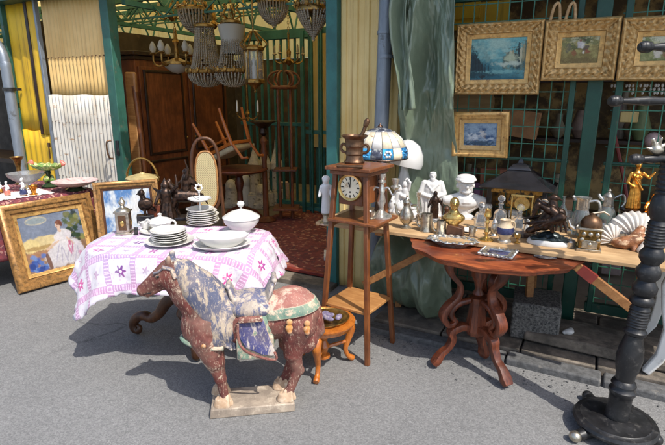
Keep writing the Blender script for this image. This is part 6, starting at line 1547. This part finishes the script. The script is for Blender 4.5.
MB().tube([(.036, 0, .215), (.085, 0, .22), (.1, 0, .16), (.08, 0, .09), (.052, 0, .07)], .009, 8).build('handle', M['silver'], t)
MB().tube([(-.04, 0, .22), (-.06, 0, .245)], [.016, .008], 8).build('spout', M['silver'], t)
t = thing('silver_teapot', 'small silver teapot with a lid between the eagle and the coffee grinder', 'teapot', onB(583, 238), R(-20))
MB().lathe([(.001, 0), (.026, 0), (.028, .006), (.02, .014), (.045, .04), (.052, .065), (.044, .09), (.026, .105), (.001, .105)], 28).build('body', M['silver'], t)
MB().lathe([(.028, .104), (.02, .118), (.006, .124), (.01, .135), (.001, .142)], 20).build('lid', M['silver'], t)
MB().tube([(.046, 0, .085), (.085, 0, .1), (.092, 0, .06), (.048, 0, .04)], .006, 8).build('handle', M['silver'], t)
MB().tube([(-.046, 0, .05), (-.08, 0, .07), (-.095, 0, .11)], [.014, .01, .007], 8).build('spout', M['silver'], t)
# coffee grinder
t = thing('coffee_grinder', 'old metal box coffee grinder with studded drawer front and domed hopper', 'grinder', onB(588, 249), R(-24))
t.scale = (1.15, 1.15, 1.2)
MB().box((0, 0, .006), (.11, .11, .012)).box((0, 0, .108), (.108, .108, .01)).build('plate', M['pewter'], t, bevel=.002)
MB().box((0, 0, .057), (.095, .095, .092)).build('body', M['brass'], t, bevel=.003)
MB().box((0, -.05, .035), (.07, .01, .04)).build('drawer', M['pewter'], t, bevel=.002)
for (x, z) in ((-.03, .085), (.03, .085), (0, .085), (0, .036), (-.036, .058), (.036, .058)): MB().ell((x, -.053, z), (.011, .008, .011), None, 12, 8).build('stud', M['pewter'], t)
MB().lathe([(.048, .113), (.05, .125), (.044, .145), (.03, .16), (.012, .168), (.012, .176), (.001, .18)], 24).build('hopper', M['mortar'], t)
MB().tube([(0, 0, .176), (.05, .01, .186), (.075, .015, .17)], .005, 6).build('crank', M['pewter'], t)
# golden lady and seated figure
def lady(s):
    m = MB().lathe([(.12 * s, 0), (.125 * s, .03 * s), (.1 * s, .2 * s), (.085 * s, .38 * s), (.1 * s, .48 * s), (.075 * s, .6 * s), (.085 * s, .7 * s), (.095 * s, .76 * s), (.04 * s, .81 * s)], 20, (0, 0, 0), None, 1, .75)
    m.cap((0, 0, .8 * s), (0, 0, .87 * s), .035 * s).ell((0, -.01 * s, .92 * s), (.052 * s, .06 * s, .07 * s)).ell((0, -.066 * s, .915 * s), (.01 * s, .014 * s, .018 * s)).ell((0, .02 * s, .945 * s), (.065 * s, .06 * s, .055 * s))
    m.cap((.1 * s, 0, .75 * s), (.19 * s, -.03 * s, .66 * s), .035 * s, .03 * s).cap((.19 * s, -.03 * s, .66 * s), (.25 * s, -.08 * s, .78 * s), .028 * s, .02 * s).cap((-.1 * s, 0, .75 * s), (-.15 * s, -.02 * s, .56 * s), .035 * s, .03 * s).cap((-.15 * s, -.02 * s, .56 * s), (-.06 * s, -.1 * s, .48 * s), .028 * s, .022 * s)
    m.ell((-.035 * s, -.075 * s, .68 * s), .035 * s).ell((.035 * s, -.075 * s, .68 * s), .035 * s)
    for k in range(8): a = -pi * (k + .5) / 8; m.cap((.085 * s * cos(a), .065 * s * sin(a), .42 * s), (.12 * s * cos(a + .15), .09 * s * sin(a + .15), .03 * s), .01 * s, .018 * s)
    m.cap((-.08 * s, -.06 * s, .72 * s), (.09 * s, -.08 * s, .42 * s), .018 * s, .022 * s)
    return m
pj = onB(637, 246)
t = thing('lidded_jar', 'glass and silver lidded jar behind the white shells', 'jar', pj)
MB().lathe([(.001, 0), (.055, 0), (.06, .01), (.066, .05), (.06, .085), (.055, .09), (.001, .09)], 32).build('body', M['glassp'], t)
MB().lathe([(.068, .088), (.07, .096), (.05, .115), (.016, .126), (.012, .135), (.001, .145)], 32).build('lid', M['silver'], t)
pl = onB(628, 236)
t = thing('gilt_lady', 'tall gilt bronze statue of a draped woman raising one arm beside the coat stand', 'statue', pl, R(-10))
t.scale = (1.25, 1.2, 1.1)
MB().lathe([(.001, 0), (.06, 0), (.06, .02), (.045, .035), (.04, .14), (.055, .15), (.055, .16), (.001, .16)], 28).build('pedestal', M['bronze'], t)
sculpt(lady(.27), 'figure', M['golds'], t, .003, 1, (0, 0, .16))
m = MB().ell((0, 0, .03), (.05, .04, .03)).cap((0, 0, .04), (0, 0, .1), .032, .03).ell((.0, -.005, .135), (.02, .022, .025)).cap((.028, 0, .1), (.05, -.03, .06), .012, .01).cap((-.028, 0, .1), (-.05, -.03, .07), .012, .01).cap((-.02, -.02, .04), (-.03, -.07, .04), .018, .014).cap((.02, -.02, .04), (.04, -.07, .035), .018, .014)
t = thing('gilt_child', 'small seated gilt figure at the foot of the draped gilt woman', 'statue', onB(648, 239), R(-15))
MB().lathe([(.001, 0), (.05, 0), (.045, .13), (.001, .13)], 20).build('pedestal', M['bronze'], t); sculpt(m, 'figure', M['golds'], t, .0034, 1, (0, 0, .128))
# shells
def scallop(rad, dep, nrib=10, spread=2.4):
    def fn(u, v):
        a = (u - .5) * spread; k = v
        rib = .5 + .5 * cos(u * nrib * 2 * pi)
        r_ = rad * k * (1 + .05 * rib * k)
        bowl = dep * (sin(pi * min(1, k * .9)) ** .8) * (1 - (2 * (u - .5)) ** 2 * .5) + .012 * rib * k
        flare = .02 * max(0, k - .8) / .2
        return V((r_ * sin(a), -bowl + flare, r_ * cos(a)))
    return MB().grid(fn, 90, 22)
t = thing('shell_lamp', 'pair of large white sea shells with a brown lip beside the coffee grinder', 'shell', onB(630, 247), R(-10))
t.scale = (1.15, 1.15, 1.15)
o = scallop(.135, .055).build('scallop_shell', M['shell'], t, (.02, .035, .035), 0, thick=.005); o.rotation_euler = (R(-14), R(8), 0)
o = scallop(.09, .04, 7, 2.2).build('small_shell', M['shell'], t, (-.07, .02, .02), 0, thick=.005); o.rotation_euler = (R(-20), R(-42), 0)
m = MB().cap((-.04, -.03, .03), (.03, -.05, .06), .035, .028).cap((.0, -.03, .05), (.03, -.02, .1), .03, .02).ell((-.06, -.02, .025), (.04, .035, .028)).cap((.03, -.06, .05), (.05, -.075, .0), .02, .014).cap((.0, -.05, .03), (-.01, -.07, .004), .018, .012)
sculpt(m, 'shell_lip', M['coral'], t, .005, 2)
m = MB().cap((.02, -.085, .01), (.045, -.08, .065), .022, .014).cap((.045, -.09, .004), (.07, -.09, .03), .018, .012)
sculpt(m, 'white_tip', M['shell'], t, .0045, 2)
# white figurine at the left end of the plank, behind the clock stand
m = MB().cap((0, 0, .03), (0, 0, .14), .034, .026).cap((0, 0, .14), (0, 0, .2), .028, .032).ell((0, -.004, .245), (.024, .026, .03)).cap((.03, 0, .2), (.04, -.03, .13), .013, .01).cap((-.03, 0, .2), (-.045, -.02, .14), .013, .01).ell((0, .01, .255), (.028, .026, .022))
q = G(326, 224, ZB); t = thing('white_figurine', 'slim white porcelain figure at the left end of the plank table beside the clock stand', 'figurine', q)
MB().lathe([(.001, 0), (.045, 0), (.045, .01), (.025, .02), (.02, .06), (.035, .08), (.001, .085)], 20).build('base', M['pewter'], t)
sculpt(m, 'figure', M['biscuit'], t, .004, 2, (0, 0, .06))

# ================================================================== coat stand
CB_ = G(613, 432); t = thing('coat_stand', 'tall black turned coat stand with pegs on a round disc base at right', 'coat stand', CB_)
lean = V((.052, .0, 1)).normalized(); rotm = V((0, 0, 1)).rotation_difference(lean).to_matrix()
MB().lathe([(.001, .045), (.175, .045), (.188, .052), (.193, .066), (.185, .08), (.165, .084), (.16, .088), (.15, .086), (.14, .09), (.11, .088), (.1, .094), (.001, .094)], 64).build('disc_base', M['black'], t)
prof = [(.001, .09), (.06, .09), (.062, .1), (.058, .11), (.056, .2), (.058, .22), (.066, .23), (.066, .245), (.056, .255), (.052, .27), (.062, .275), (.062, .29), (.05, .3), (.052, .33), (.064, .37), (.07, .42), (.064, .47), (.05, .52), (.046, .54), (.058, .548), (.06, .562), (.048, .572), (.046, .585)]
z = .585
for k in range(7): prof += [(.05, z), (.054, z + .006), (.05, z + .012)]; z += .014
prof += [(.044, z + .01), (.06, z + .02), (.064, z + .035), (.056, z + .05), (.044, z + .058)]; z += .06
for k in range(3): prof += [(.046, z), (.062, z + .02), (.064, z + .045), (.05, z + .065), (.044, z + .075)]; z += .08
for k in range(8): prof += [(.05, z), (.054, z + .006), (.05, z + .012)]; z += .014
prof += [(.044, z + .01), (.056, z + .03), (.064, z + .07), (.056, z + .11), (.044, z + .13), (.05, z + .14), (.044, z + .15)]; z += .15
for k in range(9): prof += [(.05, z), (.056, z + .01), (.05, z + .02)]; z += .022
prof += [(.044, z), (.05, z + .04), (.056, z + .1), (.05, z + .16), (.04, z + .2), (.046, z + .22), (.05, z + .28), (.046, z + .34), (.03, z + .4), (.05, z + .44), (.03, z + .48), (.001, z + .5)]
MB().lathe([(r_ * (.84 if z_ > .28 else .92), z_) for (r_, z_) in prof], 36, (0, 0, 0), rotm).build('pole', M['black'], t)
def peg(h, ang, L, up_, big=False):
    c = rotm @ V((0, 0, h)); d = V((cos(ang), sin(ang), up_))
    pg = MB().tube([c, c + d * L * .3, c + d * L * .55, c + d * L * .8, c + d * L * .9], [.02, .016, .02, .013, .012], 12).build('peg', M['black'], t)
    e_ = c + d * L * .98; MB().ell(e_, (.026, .026, .024)).lathe([(.016, -.03), (.022, -.02), (.022, .014), (.016, .024)], 14, e_, V((0, 0, 1)).rotation_difference(d).to_matrix()).build('peg_knob', M['black'], pg)
for h, px in ((1.63, 608), (1.845, 632), (1.385, 641)):
    c = CB_ + rotm @ V((0, 0, h)); L = abs((px - 332.5) / 498.0 * (c.y * .97 + .0) - c.x)
    peg(h, pi + .12, max(.12, L), .0); peg(h + .01, -.3, .22, 0); peg(h, 1.3, .2, .05)
for (px, py) in ((576, 437), (588, 397), (655, 440)):
    q = G(px, py, .025) - CB_; dd = V((q.x, q.y, 0)); L = dd.length; dd.normalize()
    ft = MB().tube([dd * .12 + V((0, 0, .035)), dd * (L - .02) + V((0, 0, .032)), dd * L + V((0, 0, .03))], [.03, .028, .02], 12).build('foot', M['black'], t)
    MB().ell(dd * (L + .005) + V((0, 0, .03)), (.03, .03, .028)).build('foot_end', M['pewter'] if py > 430 and px < 600 else M['black'], ft)
# small figure perched on the low peg (silver sprig)
c = CB_ + rotm @ V((0, 0, 1.385)); q = V((c.x - .09, c.y - .02, 1.403))
m = MB().ell((0, 0, .02), (.03, .02, .02)).cap((-.01, 0, .03), (-.025, 0, .065), .014, .008).cap((.01, 0, .03), (.04, 0, .05), .012, .005).cap((0, 0, .03), (.005, -.01, .07), .011, .006).cap((-.02, 0, .02), (-.05, 0, .03), .01, .004)
tag(sculpt(m, 'pewter_sprig', M['pewter'], None, .0035, 1, q), 'small pewter sprig ornament resting on the lowest coat stand peg', 'ornament')
# white table leg at the right edge
t = thing('white_table', 'white painted table with curved legs at the right edge behind the coat stand', 'table', G(649, 374, .06) + E * .46, -FA)
MB().box((0, .31, .74), (.84, .5, .03)).build('tabletop', M['white'], t, bevel=.006)
MB().box((0, .31, .66), (.76, .42, .1)).build('apron', M['white'], t, bevel=.003)
for sx in (-1, 1):
    for y in (0, .52):
        P_ = [(0, .72), (-.05, .66), (-.075, .56), (-.055, .42), (-.03, .3), (-.045, .14), (-.1, .02), (-.06, .0), (.0, .1), (.03, .26), (.025, .4), (.04, .56), (.07, .72)]
        MB().prism([(-x * sx, z_) for (x, z_) in P_], .05, None, (sx * -.4 * -1, y, 0)).build('leg', M['white'], t, bevel=.008)
m = MB()
for k in range(5): m.ell((random.uniform(-.05, .05), random.uniform(-.03, .03), .012), (.035, .025, .012), Matrix.Rotation(k, 3, 'Z'))
tag(sculpt(m, 'yellow_rag', M['yellowp'], None, .006, 2, G(660, 393)), 'crumpled yellow rag on the asphalt at the right edge beside the coat stand', 'rag')

# ------------------------------------------------------------------ more small goods that fill the plank table
def small(name, label, cat, p, prof, m_, rz=0.0, group=None, seg=24, sx=1, sy=1):
    return tag(MB().lathe(prof, seg, (0, 0, 0), None, sx, sy).build(name, M[m_], None, p, rz), label, cat, group)
GOB = [(.001, 0), (.026, 0), (.027, .004), (.007, .012), (.006, .05), (.018, .06), (.03, .08), (.033, .12), (.03, .125), (.027, .085), (.001, .07)]
small('glass_goblet', 'stemmed glass goblet just right of the white bust on the plank table', 'goblet', onB(486, 222), GOB, 'glass')
small('glass_goblet', 'stemmed glass goblet behind the stoneware jug on the plank table', 'goblet', onB(512, 229), GOB, 'glass')
small('glass_goblet', 'stemmed glass goblet between the eagle and the broad-mouthed claret jug', 'goblet', onB(567, 230), GOB, 'glass')
small('white_saucer', 'small white saucer in front of the white bust beside the gilt bust', 'saucer', onB(468, 231), [(.001, .003), (.03, .003), (.055, .012), (.057, .01), (.03, 0), (.001, 0)], 'china')
small('sugar_caster', 'slim silver sugar caster between the brass candlestick and the square decanters', 'caster', onB(494, 236), [(.001, 0), (.018, 0), (.02, .005), (.01, .015), (.02, .035), (.022, .06), (.016, .08), (.018, .085), (.013, .1), (.004, .112), (.001, .12)], 'silver')
small('silver_box', 'small round silver box right of the eagle on its marble base', 'box', onB(570, 247), [(.001, 0), (.028, 0), (.03, .005), (.029, .03), (.031, .034), (.02, .045), (.005, .048), (.004, .055), (.001, .058)], 'silver')
small('pepper_mill', 'dark turned pepper mill behind the two pewter tankards', 'mill', onB(446, 222), [(.001, 0), (.02, 0), (.022, .01), (.014, .03), (.018, .06), (.012, .075), (.018, .085), (.018, .1), (.006, .112), (.001, .118)], 'walnut')
small('silver_candlestick', 'tall plain silver candlestick left of the bearded white statue', 'candlestick', onB(418, 216), [(.001, 0), (.036, 0), (.036, .006), (.014, .02), (.01, .05), (.015, .07), (.009, .1), (.012, .14), (.018, .15), (.016, .17), (.021, .178), (.001, .17)], 'silver')
small('small_vase', 'small white and grey vase behind the silver baluster pot', 'vase', onB(413, 221), [(.001, 0), (.018, 0), (.03, .03), (.032, .05), (.016, .075), (.014, .085), (.02, .095), (.001, .09)], 'biscuit')
small('brass_bell', 'little brass hand bell in front of the silver teapot near the grinder', 'bell', onB(577, 247), [(.022, 0), (.02, .006), (.014, .02), (.01, .03), (.004, .034), (.004, .06), (.007, .066), (.001, .072)], 'brassl')
small('cut_glass_bowl', 'low cut glass bowl behind the white shells beside the lidded jar', 'bowl', onB(617, 240), [(.001, 0), (.03, 0), (.034, .008), (.05, .03), (.056, .055), (.052, .055), (.03, .014), (.001, .012)], 'glassp')
small('silver_goblet', 'short silver goblet between the white porcelain group and the bearded statue', 'goblet', onB(421, 226), [(.001, 0), (.024, 0), (.024, .004), (.006, .012), (.006, .03), (.02, .042), (.026, .065), (.024, .075), (.001, .05)], 'silver')
small('glass_bottle', 'small clear bottle between the dark bronze figure and the white bust', 'bottle', onB(447, 216), [(.001, 0), (.026, 0), (.028, .01), (.026, .07), (.01, .09), (.009, .12), (.013, .125), (.001, .125)], 'glass')
small('silver_tumbler', 'plain silver tumbler between the gilt bust and the low square decanter', 'tumbler', onB(472, 236), [(.001, 0), (.02, 0), (.024, .06), (.022, .06), (.018, .005), (.001, .005)], 'silver')
small('brass_cup', 'small brass egg cup right of the stoneware jug near the plank edge', 'cup', onB(517, 243), [(.001, 0), (.016, 0), (.016, .004), (.005, .012), (.005, .024), (.018, .036), (.02, .055), (.017, .055), (.001, .035)], 'brassl')
small('glass_bottle', 'tall narrow clear bottle left of the broad-mouthed claret jug', 'bottle', onB(561, 226), [(.001, 0), (.024, 0), (.027, .01), (.025, .12), (.009, .15), (.008, .2), (.012, .205), (.001, .205)], 'glass')
small('silver_beaker', 'dented silver beaker between the two claret jugs and the grinder', 'beaker', onB(599, 238), [(.001, 0), (.026, 0), (.028, .01), (.031, .09), (.028, .09), (.001, .02)], 'silver')
small('porcelain_bell', 'little white porcelain bell figure in front of the black pagoda roof', 'figurine', onB(528, 231), [(.001, 0), (.026, 0), (.02, .03), (.01, .05), (.014, .062), (.012, .078), (.001, .084)], 'biscuit')
# ------------------------------------------------------------------ camera, light
bpy.context.view_layer.update()
cd = bpy.data.cameras.new('camera'); cam = bpy.data.objects.new('camera', cd); C.objects.link(cam)
cam.location = (0, 0, EYE); cam.rotation_euler = (R(90) - PITCH, 0, 0)
cd.sensor_width = 36; cd.lens = 36 * FOC / 665; cd.clip_end = 1500; cd.clip_start = .02
scene.camera = cam
SUN_AZ = Vector_az = atan2(.59, -.81)      # compass bearing of the sun (from +Y towards +X)
SUN_EL = R(55)
wd = bpy.data.worlds.new('World'); scene.world = wd; wd.use_nodes = True
nt = wd.node_tree; nt.nodes.clear()
ow = nt.nodes.new('ShaderNodeOutputWorld'); bg = nt.nodes.new('ShaderNodeBackground'); sk = nt.nodes.new('ShaderNodeTexSky')
sk.sky_type = 'NISHITA'; sk.sun_disc = False; sk.sun_elevation = SUN_EL; sk.sun_rotation = SUN_AZ
sk.air_density = 1.0; sk.dust_density = 2.0; sk.ozone_density = 1.0
bg.inputs[1].default_value = .15
nt.links.new(sk.outputs[0], bg.inputs[0]); nt.links.new(bg.outputs[0], ow.inputs[0])
sd = bpy.data.lights.new('sun', 'SUN'); sd.energy = 3.2; sd.angle = R(.6); sd.color = (1, .955, .88)
so = bpy.data.objects.new('sun', sd); C.objects.link(so)
to_sun = V((sin(SUN_AZ) * cos(SUN_EL), cos(SUN_AZ) * cos(SUN_EL), sin(SUN_EL)))
so.rotation_euler = to_sun.to_track_quat('Z', 'Y').to_euler(); so.location = (3, -4, 6)
vs_ = scene.view_settings
scene.display_settings.display_device = 'sRGB'
vs_.view_transform = 'Standard'; vs_.look = 'None'; vs_.gamma = 1; vs_.use_curve_mapping = False; vs_.exposure = .6
